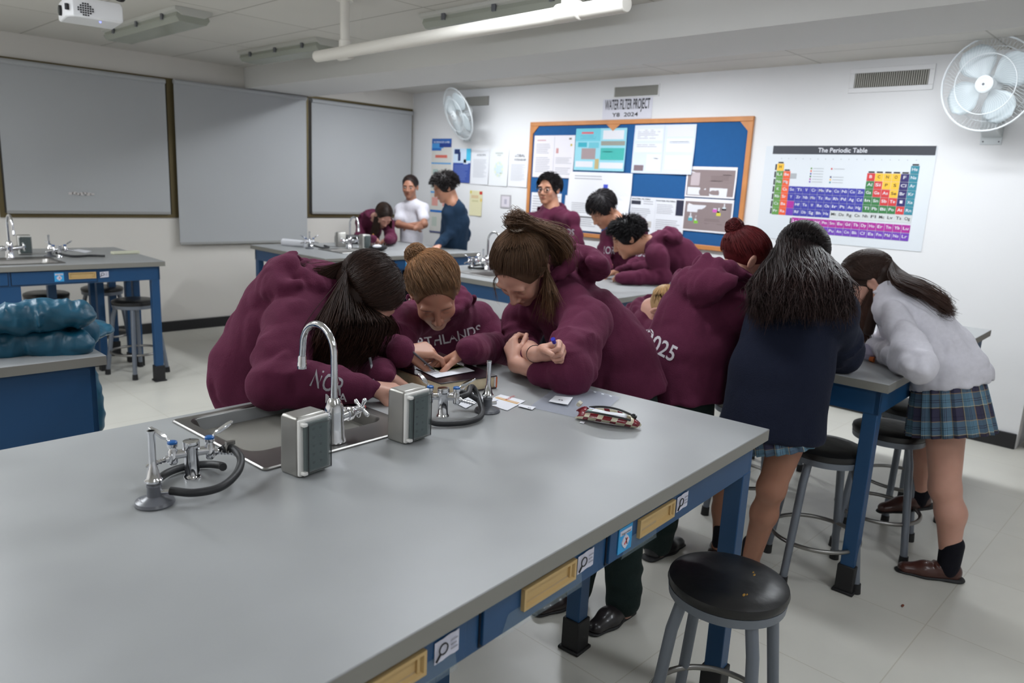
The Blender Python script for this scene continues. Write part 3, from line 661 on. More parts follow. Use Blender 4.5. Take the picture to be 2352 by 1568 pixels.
# near edge is at y~0 locally; the trapezoid's near side is straight between the two near corners
dr = [((fx(-.829), fx(-.448), .775, .858, .03), dict(hx=fx(-.633), sticker=.125, blue=-.137)),
      ((fx(-1.235), fx(-.871), .775, .862, .03), dict(hx=fx(-1.05), sticker=.118)),
      ((fx(-1.66), fx(-1.28), .775, .862, .03), dict(hx=fx(-1.463), sticker=.128)),
      ((fx(-2.08), fx(-1.70), .775, .862, .03), dict(hx=fx(-1.88)))]
fb = bench('large grey-topped blue bench in the foreground with sink and tan drawer pulls', FO, FA, Lf, 1.2, top, hole, dr,
      [(Lf-.058, .058), (Lf-.15, .53), (Lf-.78, .58), (Lf-.11, 1.1), (Lf-1.5, .56), (.06, .06), (.08, 1.2)])
for (a, b) in ((-.78, -.62), (-1.19, -.93), (-1.6, -1.3)):
    part('clear_tape', MB().add([(fx(a), .0205, .768), (fx(b), .0205, .766), (fx(b)-.01, .0205, .815), (fx(a)+.02, .0205, .81)], [(0, 1, 2, 3)]).add([(fx(a), .028, .768), (fx(b), .028, .766), (fx(b)-.01, .0285, .815), (fx(a)+.02, .0285, .81)], [(3, 2, 1, 0)]), Mtape, fb, smooth=False)
snk = sink(fb, 1.006, 1.75, .238, .237, rot=math.radians(2.5))
snk.v = [v for v in snk.v]
solo('sink', snk, [M_steel, M_ink], 'stainless steel sink set in the foreground bench', 'sink', 'steel sinks let into the benches', loc=(1.006, 1.75, HB-.15))
# ---- other benches
def simple_bench(label, O, ang, L, D, hole=None, drw=(), legs=None, **k):
    lg = legs if legs is not None else [(.06, .06), (L-.06, .06), (.06, D-.06), (L-.06, D-.06)]
    return bench(label, O, math.radians(ang), L, D, None, hole, drw, lg, **k)
simple_bench('bench at the right that the navy-clad and white-shirted students lean on', (2.962, .85), 1.9, 1.9, 1.17)
def holeat(x, y, hx, hy, ang=0): return rrect(x, y, hx, hy, .03, 0, rot=ang)
def bsink(x, y, label, ang=0):
    solo('sink', sink(None, x, y, .235, .2, rot=ang, far=True, ledge=.09), [M_steel, M_ink], label, 'sink', 'steel sinks let into the benches', loc=(x, y, HB-.15))
simple_bench('middle bench with a sink, two hooded students leaning at its far right', (3.655, 2.74), 2.6, 1.22, 1.78, hole=holeat(3.99, 3.98, .2, .14))
bsink(3.99, 4.02, 'steel sink behind the blonde student on the middle bench')
simple_bench('far bench by the window wall with three standing students', (3.33, 5.33), 0, 1.75, 1.28, hole=holeat(3.93, 5.80, .2, .14),
      drw=[((.72, 1.16, .775, .858, .03), dict(hx=1.0, sticker=.12, blue=-.13))])
bsink(3.93, 5.84, 'steel sink on the far bench by the window wall')
simple_bench('left bench by the window wall with stools tucked under its end', (.25, 5.62), -1.5, 1.9, 1.12, hole=holeat(1.30, 5.83, .2, .14),
      drw=[((.95, 1.45, .775, .858, .03), dict(hx=1.36, sticker=.13, blue=-.14)), ((.5, .93, .775, .858, .03), dict()), ((.02, .48, .775, .858, .03), dict())],
      legs=[(1.84, .06), (1.84, 1.06), (.06, .06), (.06, 1.06), (1.30, .6)])
part('side_panel', MB().bb((.02, .035, .30), (1.0, .055, .765)), M_blue, [o for o in SC.objects if o.get('label', '').startswith('left bench')][0], bevel=.002)
bsink(1.30, 5.87, 'steel sink at the left edge of the photo on the left bench')
simple_bench('solid-sided blue cabinet bench at the left with a teal jacket on top', (-1.1, 2.86), -.6, 1.975, 1.17, solid=True, legs=[])
# small grey side table under the left bench end
t = thing('side_table', (2.0, 6.24, 0), 'small grey-topped table with dark blue legs beside the left bench stools', 'table')
part('tabletop', MB().bb((1.84, 6.12, .69), (2.18, 6.36, .715)), M_top, t, world=True, bevel=.003)
for (x, y) in ((2.14, 6.32), (2.14, 6.16), (1.88, 6.32), (1.88, 6.16)):
    o = part('leg', MB().box((x, y, .37), (.05, .05, .64)), M_blue, t, world=True, bevel=.003); part('foot_cap', MB().box((x, y, .04), (.062, .062, .08)), M_foot, o, world=True, bevel=.003)
# ---- stools
def make_stool(label, loc, rz):
    t = thing('lab_stool', loc, label, 'stool', 'round black topped grey metal stools', rz); H = .58; R = .158
    s = MB().lathe((0, 0, 0), (0, 0, 1), [(0, H-.04), (R-.02, H-.04), (R-.004, H-.034), (R, H-.022), (R-.003, H-.010), (R-.02, H-.002), (R*.6, H+.002), (0, H+.001)], n=48)
    part('seat', s, M_vinyl, t)
    part('seat_rim', MB().lathe((0, 0, 0), (0, 0, 1), [(R-.03, H-.062), (R-.006, H-.06), (R-.003, H-.035), (R-.02, H-.034)], n=48), M_leg, t)
    for k in range(4):
        a = PI/4+k*PI/2; c, s_ = math.cos(a), math.sin(a); p0 = Vector((c*.125, s_*.125, H-.05)); p1 = Vector((c*.15, s_*.15, H-.14)); p2 = Vector((c*.205, s_*.205, .03))
        lg = part('leg', MB().tube([p0, p1, p1.lerp(p2, .5), p2], [.0165, .0165, .016, .0155], n=16), M_leg, t)
        part('foot_tip', MB().cyl(p2+Vector((0, 0, .012)), (p2.x*1.01, p2.y*1.01, 0), .0185, .02), M_foot, lg)
    rr = .178; part('foot_ring', MB().tube([(rr*math.cos(a), rr*math.sin(a), .18) for a in [2*PI*i/48 for i in range(48)]], .009, n=10, closed=True), M_steel, t)
    return t
s0 = make_stool('scuffed black stool in the near foreground at the lower right', (1.735, .815, 0), math.radians(12))
sc = MB(); random.seed(5)
# torn and yellowed patches on the near seat
for (u, v, w_, h_, mi) in ((.055, -.075, .05, .012, 0), (.035, -.06, .03, .008, 0), (-.02, -.085, .018, .012, 0), (-.06, .02, .03, .006, 0)):
    R_ = Matrix.Rotation(random.uniform(-.5, .5), 3, 'Z'); sc.box((u, v, .5815), (w_, h_, .0016), mi, R=R_)
sc = MB()
for (u, v, r_) in ((.045, -.055, .004), (-.075, -.06, .0045), (-.068, -.066, .003), (.058, -.049, .003)):
    sc.sphere((u, v, .5815), r_, 0, 8, 5, (1.9, .8, .35))
part('worn_patch', sc, mat('yellow_foam', (150, 112, 40), .8), s0)
def stool(loc, rz, label):
    c = copy_tree(s0); c.location = loc; c.rotation_euler = (0, 0, rz); c['label'] = label
    for ch in list(c.children):
        if ch.name.startswith('worn_patch'): bpy.data.objects.remove(ch)
    return c
stool((3.06, 1.08, 0), .65, 'stool standing left of the right bench corner leg, under its end')
stool((3.56, .99, 0), .2, 'stool right of the corner leg, beside the raised brown shoe')
stool((3.42, 1.62, 0), .5, 'stool deeper under the right bench behind its corner leg')
stool((4.05, 1.05, 0), .9, 'stool furthest right under the right bench, behind the bare legs')
stool((4.05, 1.75, 0), .1, 'stool at the back under the right bench by the wall')
stool((2.045, 5.93, 0), .35, 'stool nearest the viewer at the end of the left bench')
stool((2.06, 6.68, 0), .1, 'stool between the side table and the window wall')
stool((1.62, 6.55, 0), .8, 'leftmost stool behind the left bench end')
# ================================================================ TAPS, BURNERS, SOCKET BOXES
def faucet(o, ang, label, R=.068, hh=.225, spout=.15):
    t = thing('gooseneck_tap', o, label, 'tap', 'chrome gooseneck taps', ang)
    part('body', MB().lathe((0, 0, 0), (0, 0, 1), [(0, 0), (.030, 0), (.030, .005), (.026, .012), (.0245, .06), (.025, .075), (.0235, .092), (.017, .108), (.0125, .115), (0, .115)], n=32), M_chrome, t)
    P = [(0, 0, .10), (0, 0, .16), (0, 0, hh)]+[(0, R-R*math.cos(a), hh+R*math.sin(a)) for a in [PI*i/16 for i in range(1, 17)]]+[(0, 2*R+.004, hh-.03)]
    part('spout', MB().tube(P, .0088, n=16), M_chrome, t)
    part('nozzle', MB().lathe((0, 2*R+.004, hh-.028), (0, .05, -1), [(0, 0), (.0105, 0), (.0115, .004), (.0115, .016), (.0125, .018), (.0125, .034), (.009, .036), (0, .036)]), M_chrome, t)
    for s in (-1, 1):
        h = part('valve', MB().lathe((s*.02, 0, .062), (s, 0, .12), [(0, 0), (.015, 0), (.015, .016), (.019, .018), (.019, .030), (.016, .034), (.012, .044), (.010, .058), (0, .058)]), M_chrome, t)
        c = Vector((s*.086, 0, .071)); m = MB().sphere(c, .010)
        for k in range(4):
            a = k*PI/2+.5; e = Vector((0, math.cos(a), math.sin(a)))
            m.tube([c, c+e*.014, c+e*.026], [.0055, .0042, .0062], n=10); m.sphere(c+e*.027, .0062, n=8, k=6)
        part('cross_handle', m, M_chrome, h); part('dot', MB().cyl(c+Vector((s*.009, 0, 0)), c+Vector((s*.0115, 0, 0)), .0045, n=10), M_red if s > 0 else M_bluebtn, h)
    return t
f0 = faucet((1.006, 1.570, HB+.006), math.radians(3), 'chrome gooseneck tap with cross handles beside the foreground sink')
def socket_box(o, ang, label, w=.083, d=.062, h=.142):
    t = thing('socket_box', o, label, 'socket box', 'steel socket boxes on the benches', ang)
    b = MB(); b.loft([[Vector((sx*(w/2), y, z)) for sx, y in ((-1, 0), (1, 0), (1, yb), (-1, yb))] for z, yb in ((0, d), (h*.93, d*.96), (h, d*.88))])
    part('box', b, M_steeld, t, bevel=.006)
    part('white_frame', MB().box((0, -.004, h*.5), (w+.002, .010, h*.93)), M_white, t, bevel=.003)
    part('backing', MB().box((.002, -.010, h*.5), (w*.8, .004, h*.8)), mat('socket_grey', (128, 136, 134), .6), t, bevel=.002)
    c = part('cover', MB().box((.003, -.0155, h*.5), (w*.95, .008, h*.87)).box((.003, -.0205, h*.5), (w*.76, .004, h*.76)), M_glass, t, bevel=.004)
    m = MB(); x0, x1, z0, z1 = .003-w*.39, .003+w*.39, h*.11, h*.89
    m.tube([(x0, -.0232, z0), (x1, -.0232, z0), (x1, -.0232, z1), (x0, -.0232, z1)], .0012, n=6, closed=True); part('gasket', m, M_black, c)
    m = MB()
    for k in range(5):
        for s in (-1, 1): m.box((s*.010+.004, -.0126, h*(.22+.14*k)), (.007, .001, .005))
    part('socket_slots', m, M_ink, t)
    part('hinge', MB().box((-w*.42, -.015, h*.90), (.012, .014, .008)).box((-w*.42, -.015, h*.10), (.012, .014, .008)), M_white, t, bevel=.002)
    return t
b0 = socket_box((.857, 1.428, HB), math.radians(9), 'steel socket box with smoked cover in front of the foreground sink')
b1 = socket_box((1.176, 1.455, HB), math.radians(7), 'steel socket box with smoked cover right of the foreground tap')
def gas_tap(o, ang, label):
    t = thing('gas_tap', o, label, 'gas tap', 'twin gas taps', ang); t.scale = (.8,)*3
    part('pillar', MB().lathe((0, 0, 0), (0, 0, 1), [(0, 0), (.024, 0), (.022, .006), (.019, .01), (.019, .078), (.0215, .082), (.0225, .100), (.0215, .105), (0, .107)], n=32), M_chrome, t)
    for s in (-1, 1):
        d = Vector((s, -.2 if s > 0 else .15, 0)).normalized()
        v = part('valve', MB().cyl((d.x*.015, d.y*.015, .072), d*.058+Vector((0, 0, .072)), .0125).lathe(d*.048+Vector((0, 0, .045)), (0, 0, 1), [(0, 0), (.008, 0), (.013, .006), (.013, .04), (.010, .044), (.010, .050), (.0135, .052), (.0135, .06), (0, .06)]), M_chrome, t)
        part('blue_cap', MB().lathe(d*.048+Vector((0, 0, .104)), (0, 0, 1), [(0, 0), (.0128, 0), (.0128, .006), (.010, .008), (0, .008)]), M_bluebtn, v)
        hd = Vector((.55, .75, 0)).normalized() if s < 0 else Vector((.9, .0, 0)).normalized()
        if s < 0: hd = Vector((-.35, .5, 0)).normalized()
        c = d*.048+Vector((0, 0, .108)); side = Vector((-hd.y, hd.x, 0))
        L = []
        for k, (u, zz, ww, th) in enumerate(((.008, 0, .004, .004), (.018, .010, .004, .004), (.028, .014, .008, .005), (.05, .026, .008, .0045), (.066, .034, .006, .003))):
            p = c+hd*u+Vector((0, 0, zz)); L.append([p+side*ww*a+Vector((0, 0, b_*th)) for a, b_ in ((-1, -1), (1, -1), (1, 1), (-1, 1))])
        part('lever', MB().loft(L), M_chrome, v, bevel=.0012)
        n0 = d*.058+Vector((0, 0, .064)); nd = (d+Vector((0, 0, -.22))).normalized()
        prof = [(0, 0), (.010, 0), (.010, .008), (.006, .010)]
        for k in range(5): prof += [(.0078, .012+k*.009), (.0052, .019+k*.009)]
        part('hose_barb', MB().lathe(n0, nd, prof+[(.003, .06), (0, .06)], n=16), M_chrome, v)
    return t
def burner(o, ang, label):
    t = thing('bunsen_burner', o, label, 'bunsen burner', 'bunsen burners', ang); t.scale = (.82,)*3
    part('base', MB().lathe((0, 0, 0), (0, 0, 1), [(0, 0), (.045, 0), (.0475, .004), (.044, .011), (.025, .018), (.0175, .022), (.0165, .045), (.018, .048), (.0165, .052), (0, .052)], n=36), M_grey, t)
    b = MB()
    put_text(b, 'X', (-.036, -.022, .0165), (1, 0, 0), (0, 1, .3), .012)
    part('base_mark', b, mat('mark_white', (200, 200, 205), .6), t)
    part('barrel', MB().lathe((0, 0, .05), (0, 0, 1), [(0, 0), (.009, 0), (.009, .006), (.020, .009), (.021, .014), (.0165, .020), (.011, .045), (.0085, .052), (.0082, .13), (.0095, .132), (.0095, .140), (.0075, .140), (.0073, .10), (0, .10)], n=28), M_chrome, t)
    part('gas_inlet', MB().cyl((.012, 0, .03), (.035, 0, .03), .006).cyl((-.018, 0, .062), (.018, 0, .062), .004), M_chrome, t)
    return t
g0 = gas_tap((.645, 1.575, HB), math.radians(-2), 'twin gas tap with blue caps at the left of the foreground sink')
u0 = burner((.53, 1.485, HB), math.radians(-30), 'bunsen burner with a white cross mark at the left on the foreground bench')
def hose(pts, o, label, r=.0085, cl=()):
    m = MB().tube(bez(pts, 10), r, n=12); h = solo('rubber_hose', m, M_hose, label, 'hose', 'black rubber gas hoses', loc=o)
    return h
z = HB
hose([(.556, 1.470, z+.026), (.59, 1.435, z+.024), (.64, 1.425, z+.026), (.69, 1.455, z+.034), (.722, 1.50, z+.046), (.728, 1.548, z+.054), (.718, 1.565, z+.054), (.705, 1.560, z+.052)], (.66, 1.42, z+.02), 'black rubber hose looping from the left bunsen burner to its gas tap')
hose([(.545, 1.508, z+.026), (.555, 1.55, z+.016), (.60, 1.60, z+.012), (.65, 1.615, z+.011), (.69, 1.595, z+.012), (.70, 1.55, z+.02), (.69, 1.52, z+.028)], (.61, 1.6, z), 'black rubber hose lying behind the left bunsen burner')
part('hose_clip', MB().lathe((.735, 1.570, z+.058), (.3, -.5, 0), [(0.010, 0), (.0125, 0), (.0125, .009), (.010, .009)]).box((.742, 1.566, z+.071), (.02, .01, .008)), M_steel, [o for o in SC.objects if o.name == 'rubber_hose'][0], world=False).location = (-.675, -1.425, -(z+.026))
g1 = gas_tap((1.375, 1.575, HB), math.radians(-35), 'twin gas tap behind the right-hand socket box on the foreground bench')
u1 = burner((1.51, 1.528, HB), math.radians(-20), 'bunsen burner between the thick book and the printed flyer')
hose([(1.42, 1.55, z+.055), (1.445, 1.545, z+.062), (1.475, 1.57, z+.07), (1.50, 1.58, z+.062), (1.495, 1.55, z+.035), (1.44, 1.48, z+.014), (1.37, 1.465, z+.011), (1.30, 1.50, z+.011), (1.28, 1.53, z+.016)], (1.4, 1.48, z), 'black rubber hose curling from the right gas tap in front of the book')
hose([(1.495, 1.545, z+.03), (1.48, 1.575, z+.045), (1.47, 1.60, z+.05), (1.44, 1.60, z+.04)], (1.47, 1.58, z+.03), 'short black hose on the right bunsen burner inlet')
# copies on the other benches
def cp(src, loc, rz, label):
    c = copy_tree(src); c.location = loc; c.rotation_euler = (0, 0, rz); c['label'] = label; return c
cp(f0, (4.03, 6.02, HB+.006), PI*1.0, 'chrome gooseneck tap on the far bench, in front of the window wall')
cp(f0, (4.08, 4.20, HB+.006), PI, 'chrome gooseneck tap on the middle bench')
cp(f0, (1.30, 6.07, HB+.006), PI, 'chrome gooseneck tap at the left edge of the photo')
cp(b0, (1.44, 6.27, HB), -.1, 'steel socket box on the left bench')
cp(b0, (4.05, 6.22, HB), 2.9, 'steel socket box behind the far bench tap')
cp(b0, (4.13, 5.90, HB), .1, 'steel socket box on the far bench beside the black pencil case')
cp(g0, (1.60, 6.05, HB), .3, 'twin gas tap on the left bench'); cp(u0, (1.55, 6.10, HB), 0, 'bunsen burner on the left bench beside its socket box')
cp(g0, (3.72, 6.22, HB), .1, 'twin gas tap on the far bench left of the tap'); cp(u0, (3.66, 6.12, HB), 0, 'bunsen burner on the far bench beside the white paper roll')
cp(g0, (4.07, 4.36, HB), .2, 'twin gas tap on the middle bench behind the ponytailed student'); cp(u0, (4.13, 4.30, HB), 0, 'bunsen burner on the middle bench behind the ponytailed student')
hose([(4.13, 4.27, z+.03), (4.05, 4.22, z+.015), (4.0, 4.30, z+.012), (4.06, 4.38, z+.012), (4.16, 4.37, z+.02), (4.15, 4.31, z+.03)], (4.08, 4.3, z), 'black rubber hose coiled on the middle bench')
hose([(1.58, 6.06, z+.03), (1.66, 5.98, z+.012), (1.78, 5.98, z+.012), (1.86, 5.93, z+.012)], (1.7, 5.98, z), 'black rubber hose lying on the left bench')
hose([(3.69, 6.10, z+.03), (3.74, 6.05, z+.015), (3.84, 6.08, z+.012), (3.84, 6.16, z+.02)], (3.76, 6.08, z), 'black rubber hose on the far bench beside the paper roll')
cp(g0, (.42, 3.42, HB), .2, 'twin gas tap at the left edge behind the teal jacket'); cp(u0, (.50, 3.45, HB), 0, 'bunsen burner at the left edge behind the teal jacket')
# ================================================================ THINGS ON THE BENCHES
def flat(name, pts, mat_, label, cat, z=HB, th=.0006, group=None, deco=None, curl=0, extra=()):
    """a sheet lying on a bench; pts = 4 pixel corners"""
    P = [at(*p, z=z+.001) for p in pts]; m = MB(); n = 8
    def Q(u, v, o=0):
        a = P[0].lerp(P[1], u); b = P[3].lerp(P[2], u); q = a.lerp(b, v); q.z += curl*(u*u)+o+.0004; return q
    for o_, fl in ((th, 0), (0, 1)):
        vs = [Q(i/n, j/n, o_) for j in range(n+1) for i in range(n+1)]
        fs = [(j*(n+1)+i, j*(n+1)+i+1, (j+1)*(n+1)+i+1, (j+1)*(n+1)+i) for j in range(n) for i in range(n)]
        m.add(vs, fs if not fl else [f[::-1] for f in fs])
    mats = [mat_]
    for (u0, v0, u1, v1, c) in (deco or ()):
        mm = mat('print_%d_%d_%d' % c, c, .8)
        if mm not in mats: mats.append(mm)
        m.add([Q(u0, v0, th+.0006), Q(u1, v0, th+.0006), Q(u1, v1, th+.0006), Q(u0, v1, th+.0006)], [(0, 1, 2, 3)], mats.index(mm))
    for (s, u, v, hh, wd, c, fl) in extra:
        mm = mat('print_%d_%d_%d' % c, c, .8)
        if mm not in mats: mats.append(mm)
        X = (Q(1, v)-Q(0, v))*fl; Y = (Q(u, 0)-Q(u, 1))*fl; put_text(m, s, Q(u, v, th+.001), X, Y, hh, wd, mats.index(mm), center=True, bold=True)
    c = sum(P, Vector())/4; return solo(name, m, mats, label, cat, group, loc=c, smooth=False)
# closed thick book
B0, B1, B2, B3 = [at(*p, z=HB+.045) for p in ((1012, 880), (1142, 862), (1010, 808), (893, 838))]
t = thing('textbook', (1.72, 1.9, HB), 'thick dark-covered textbook lying under the blonde student\'s hands', 'book')
n_ = [Vector((p.x, p.y, 0)) for p in (B0, B1, B2, B3)]
ce = sum(n_, Vector())/4
def ins(k, z_): return [Vector((ce.x+(p.x-ce.x)*k, ce.y+(p.y-ce.y)*k, z_)) for p in n_]
m = MB(); m.loft([ins(.955, HB+.004), ins(.955, HB+.041)]); part('page_block', m, mat('page_edges', (206, 190, 158), .8, noise=.1, nscale=60), t, world=True)
Mcov = mat('book_cover', (34, 18, 26), .3, noise=.5, nscale=14, coat=.3)
m = MB(); m.loft([ins(1, HB+.041), ins(1, HB+.045)]); m.loft([ins(1, HB+.0005), ins(1, HB+.004)])
part('cover', m, Mcov, t, world=True, bevel=.001)
m = MB(); q = ins(1, 0); e = (q[2]-q[1]).normalized()
m.loft([[q[3]+Vector((0, 0, HB+.001)), q[2]+Vector((0, 0, HB+.001))]+[q[2]+Vector((0, 0, HB+.045)), q[3]+Vector((0, 0, HB+.045))], [p+(q[3]-q[0]).normalized()*.004 for p in (q[3]+Vector((0, 0, HB+.003)), q[2]+Vector((0, 0, HB+.003)), q[2]+Vector((0, 0, HB+.043)), q[3]+Vector((0, 0, HB+.043)))]])
part('spine', m, Mcov, t, world=True)
m = MB(); m.add([q[1].lerp(q[0], .02)+Vector((0, 0, HB+.004)), q[1]+Vector((.0008, -.0008, HB+.004)), q[1]+Vector((.0008, -.0008, HB+.041)), q[1].lerp(q[0], .02)+Vector((0, 0, HB+.041))], [(0, 1, 2, 3)])
part('orange_corner', m, mat('orange_print', (200, 90, 30), .4), t, world=True)
m = MB(); random.seed(9); U = q[1]-q[0]; V = q[3]-q[0]
for k in range(16):
    u, v = random.uniform(.03, .9), random.uniform(.6, .95); a = q[0]+U*u+V*v; zz = HB+.0455+.0001*(k % 3)
    m.add([a+Vector((0, 0, zz)), a+U*.05+Vector((0, 0, zz)), a+U*.045+V*.05+Vector((0, 0, zz)), a+U*.0+V*.04+Vector((0, 0, zz))], [(0, 1, 2, 3)], k % 2)
part('cover_print', m, [mat('cover_red', (120, 40, 36), .35), mat('cover_orange', (176, 84, 40), .35)], t, world=True, smooth=False)
flat('worksheet', ((954, 845), (1022, 822), (1090, 852), (1002, 868)), M_paper, 'laminated worksheet with a yellow grid on top of the textbook', 'worksheet', HB+.046,
     deco=[(.3, .06, .97, .72, (150, 170, 120)), (.33, .10, .94, .68, (212, 206, 96))]+[(.36, .14+.1*k, .92, .19+.1*k, (190, 192, 110)) for k in range(5)]+[(.05, .1+.12*k, .24, .13+.12*k, (170, 172, 180)) for k in range(6)])
flat('note_sheet', ((857, 912), (902, 890), (935, 905), (893, 925)), M_paper, 'white sheet under the writing hand of the dark-haired student', 'paper', deco=[(.1, .15+.17*k, .85, .18+.17*k, (170, 172, 186)) for k in range(5)])
flat('paper_slip', ((1003, 892), (1058, 862), (1082, 895), (1035, 915)), M_paper, 'printed paper slip leaning against the book\'s near corner', 'paper', HB+.004, curl=.03, deco=[(.3+.1*(k % 4), .2+.15*(k//4), .36+.1*(k % 4), .28+.15*(k//4), (150, 150, 160)) for k in range(12)])
flat('paper_slip', ((1045, 925), (1090, 900), (1112, 915), (1070, 938)), M_paper, 'plain paper slip under the curled hose beside the bunsen burner', 'paper', HB+.001)
flat('flyer', ((1108, 925), (1150, 906), (1207, 921), (1165, 943)), M_paper, 'flyer with orange lines and red capitals beside the bunsen burner', 'flyer', HB,
     deco=[(.3, .25, .5, .27, (60, 80, 170)), (.6, .05, .66, .95, (222, 170, 90)), (.7, .05, .74, .95, (222, 170, 90))], extra=[('APLICATION', .90, .5, .010, .06, (190, 60, 50), 1)])
flat('clear_sleeve', ((1215, 935), (1292, 880), (1425, 915), (1362, 968)), M_clear, 'transparent punched plastic sleeve lying near the bench corner', 'plastic sleeve', HB, curl=.004,
     deco=[(.93, .06+.13*k, .955, .10+.13*k, (235, 238, 242)) for k in range(7)])
flat('small_card', ((1275, 909), (1316, 914), (1304, 931), (1260, 922)), M_paper, 'small white card with a handwritten curved letter on the plastic sleeve', 'card', HB+.005, extra=[('n', .5, .62, .012, .014, (40, 40, 50), 1)], curl=.002)
flat('paper_label', ((1194, 928), (1231, 935), (1222, 941), (1190, 933)), M_paper, 'thin white label strip beside the flyer', 'label', HB+.002, extra=[('as', .75, .8, .005, .012, (40, 40, 46), 1)])
flat('paper_scrap', ((1334, 967), (1344, 969), (1341, 973), (1331, 971)), M_paper, 'tiny white scrap at the left end of the pencil case', 'paper')
# pencil case
A = at(1326, 962, z=HB); B = at(1466, 985, z=HB); d = (B-A).normalized(); sd = Vector((-d.y, d.x, 0)); Lc = (B-A).length
t = thing('pencil_case', A.lerp(B, .5), 'open red and cream geometric patterned pencil case full of pens', 'pencil case', rz=math.atan2(d.y, d.x))
m = MB(); n = 22; loops = []
for i in range(n+1):
    u = i/n; x = (u-.5)*Lc; e = math.sin(PI*min(max(u*.94+.03, 0), 1))**.45; hh = .050*e*(1-.25*u)+.006; ww = .030*e+.003
    op = max(0, math.sin(PI*min(1, max(0, (u-.1)/.75))))
    pr_ = []
    for k in range(12):
        a = -PI/2+(k/11-.5)*2*PI*.98
        pr_.append(Vector((x+.006*math.sin(k), ww*math.cos(a)*(1+.25*op), hh*.5+hh*.5*math.sin(a)*(1-.15*op) + .002)))
    loops.append(pr_)
vs = [p for l in loops for p in l]; fs = []; ms = []
for i in range(n):
    u = i/n
    for k in range(11):
        if 0.14 < u < .82 and 4 <= k+.5 and False: continue
        mid = (k/10)
        top_ = abs(k-5) > 3.2 and .12 < u < .84
        if top_ : continue
        fs.append((i*12+k, i*12+k+1, (i+1)*12+k+1, (i+1)*12+k)); ms.append((int(u*9)+(1 if k > 5 else 0)+(k//3)) % 2)
m.add(vs, fs); m.m = ms
Mr = mat('case_red', (120, 26, 40), .25, coat=.4); Mc_ = mat('case_cream', (206, 198, 172), .3, coat=.4)
o = part('shell', m, [Mr, Mc_], t); so = o.modifiers.new('s', 'SOLIDIFY'); so.thickness = .0025
for s in (-1, 1):
    pts = []
    for i in range(3, 20):
        pr_ = loops[i]; pts.append(pr_[2 if s < 0 else 9]+Vector((0, 0, .004)))
    part('zip', MB().tube(pts, .0032, n=6), M_black, t)
part('zip_end', MB().box((Lc*.42, 0, .034), (.014, .012, .008)).tube([(Lc*.36, .0, .036), (Lc*.40, .004, .04), (Lc*.43, 0, .04)], .003, n=6), M_black, t, bevel=.001)
part('fabric_tab', MB().box((-Lc*.5, .012, .044), (.012, .022, .012), R=Matrix.Rotation(.5, 3, 'Y')), mat('tab', (190, 184, 168), .7), t, bevel=.001)
cols = [(214, 74, 50), (226, 226, 228), (150, 180, 174), (220, 216, 196), (190, 180, 140), (196, 200, 222), (230, 230, 232)]
for k, c in enumerate(cols):
    yy = (k-3)*.0068; z0 = HB+.030+.005*((k*3) % 4)*.7; M4 = WM[t.name]
    a = M4 @ Vector((-Lc*.33, yy, .026+.003*(k % 3))); b = M4 @ Vector((Lc*.27, yy*.5, .027+.003*((k+1) % 3)))
    mm = MB().cyl(a, a.lerp(b, .35 if k == 0 else .12), .0052, m=0, n=10).cyl(a.lerp(b, .35 if k == 0 else .12), b, .0048, m=1, n=10).cyl(b, b+(b-a)*.05, .0045, .001, m=1, n=10)
    solo('pen', mm, [mat('pen_%d' % k, c, .35), mat('pen_body', (214, 216, 222), .3)], ['orange-capped white pen', 'white pen', 'pale green pen', 'cream pen', 'straw-coloured pen', 'pale violet clear pen', 'glossy white pen'][k]+' inside the open pencil case', 'pen', 'pens in the pencil case', loc=a)
# far and left bench clutter
a = at(650, 556, z=HB+.03); b = at(700, 560, z=HB+.03)
solo('paper_roll', MB().cyl(a, b, .035, .03, n=20), M_paper, 'white paper roll at the left end of the far bench', 'paper roll', loc=(a.x, a.y, HB))
p = at(868, 571, z=HB+.02)
t = thing('black_pencil_case', (p.x, p.y, HB), 'rounded black pencil case on the far bench by the writing student', 'pencil case')
part('shell', MB().sphere((0, 0, .03), .1, 0, 20, 10, (1, .6, .32)), M_black, t); part('contents', MB().sphere((-.03, -.03, .045), .05, 0, 12, 8, (1, .6, .35)), M_paper, t)
p = at(800, 560, z=HB)
solo('dark_folder', MB().box((p.x, p.y, HB+.046), (.26, .10, .09), rot=-.3), M_black, 'dark grey bag on the far bench behind the socket boxes', 'bag', loc=(p.x, p.y, HB+.001), bevel=.02)
flat('worksheet', ((820, 567), (850, 560), (866, 566), (836, 574)), M_paper, 'white sheet under the pencil of the far writing student', 'paper')
flat('worksheet', ((926, 575), (966, 566), (998, 573), (958, 582)), M_paper, 'white sheet on the far bench in front of the arms-crossed student', 'paper')
flat('note_sheet', ((165, 575), (180, 572), (212, 577), (196, 581)), M_paper, 'loose white slips on the left bench beside the gas tap', 'paper')
p = at(288, 583, z=HB)
solo('whiteboard_eraser', MB().box((p.x, p.y, HB+.012), (.20, .05, .022), rot=.1), mat('cream_box', (206, 206, 184), .6), 'long pale box lying at the right end of the left bench', 'box', loc=(p.x, p.y, HB), bevel=.004)
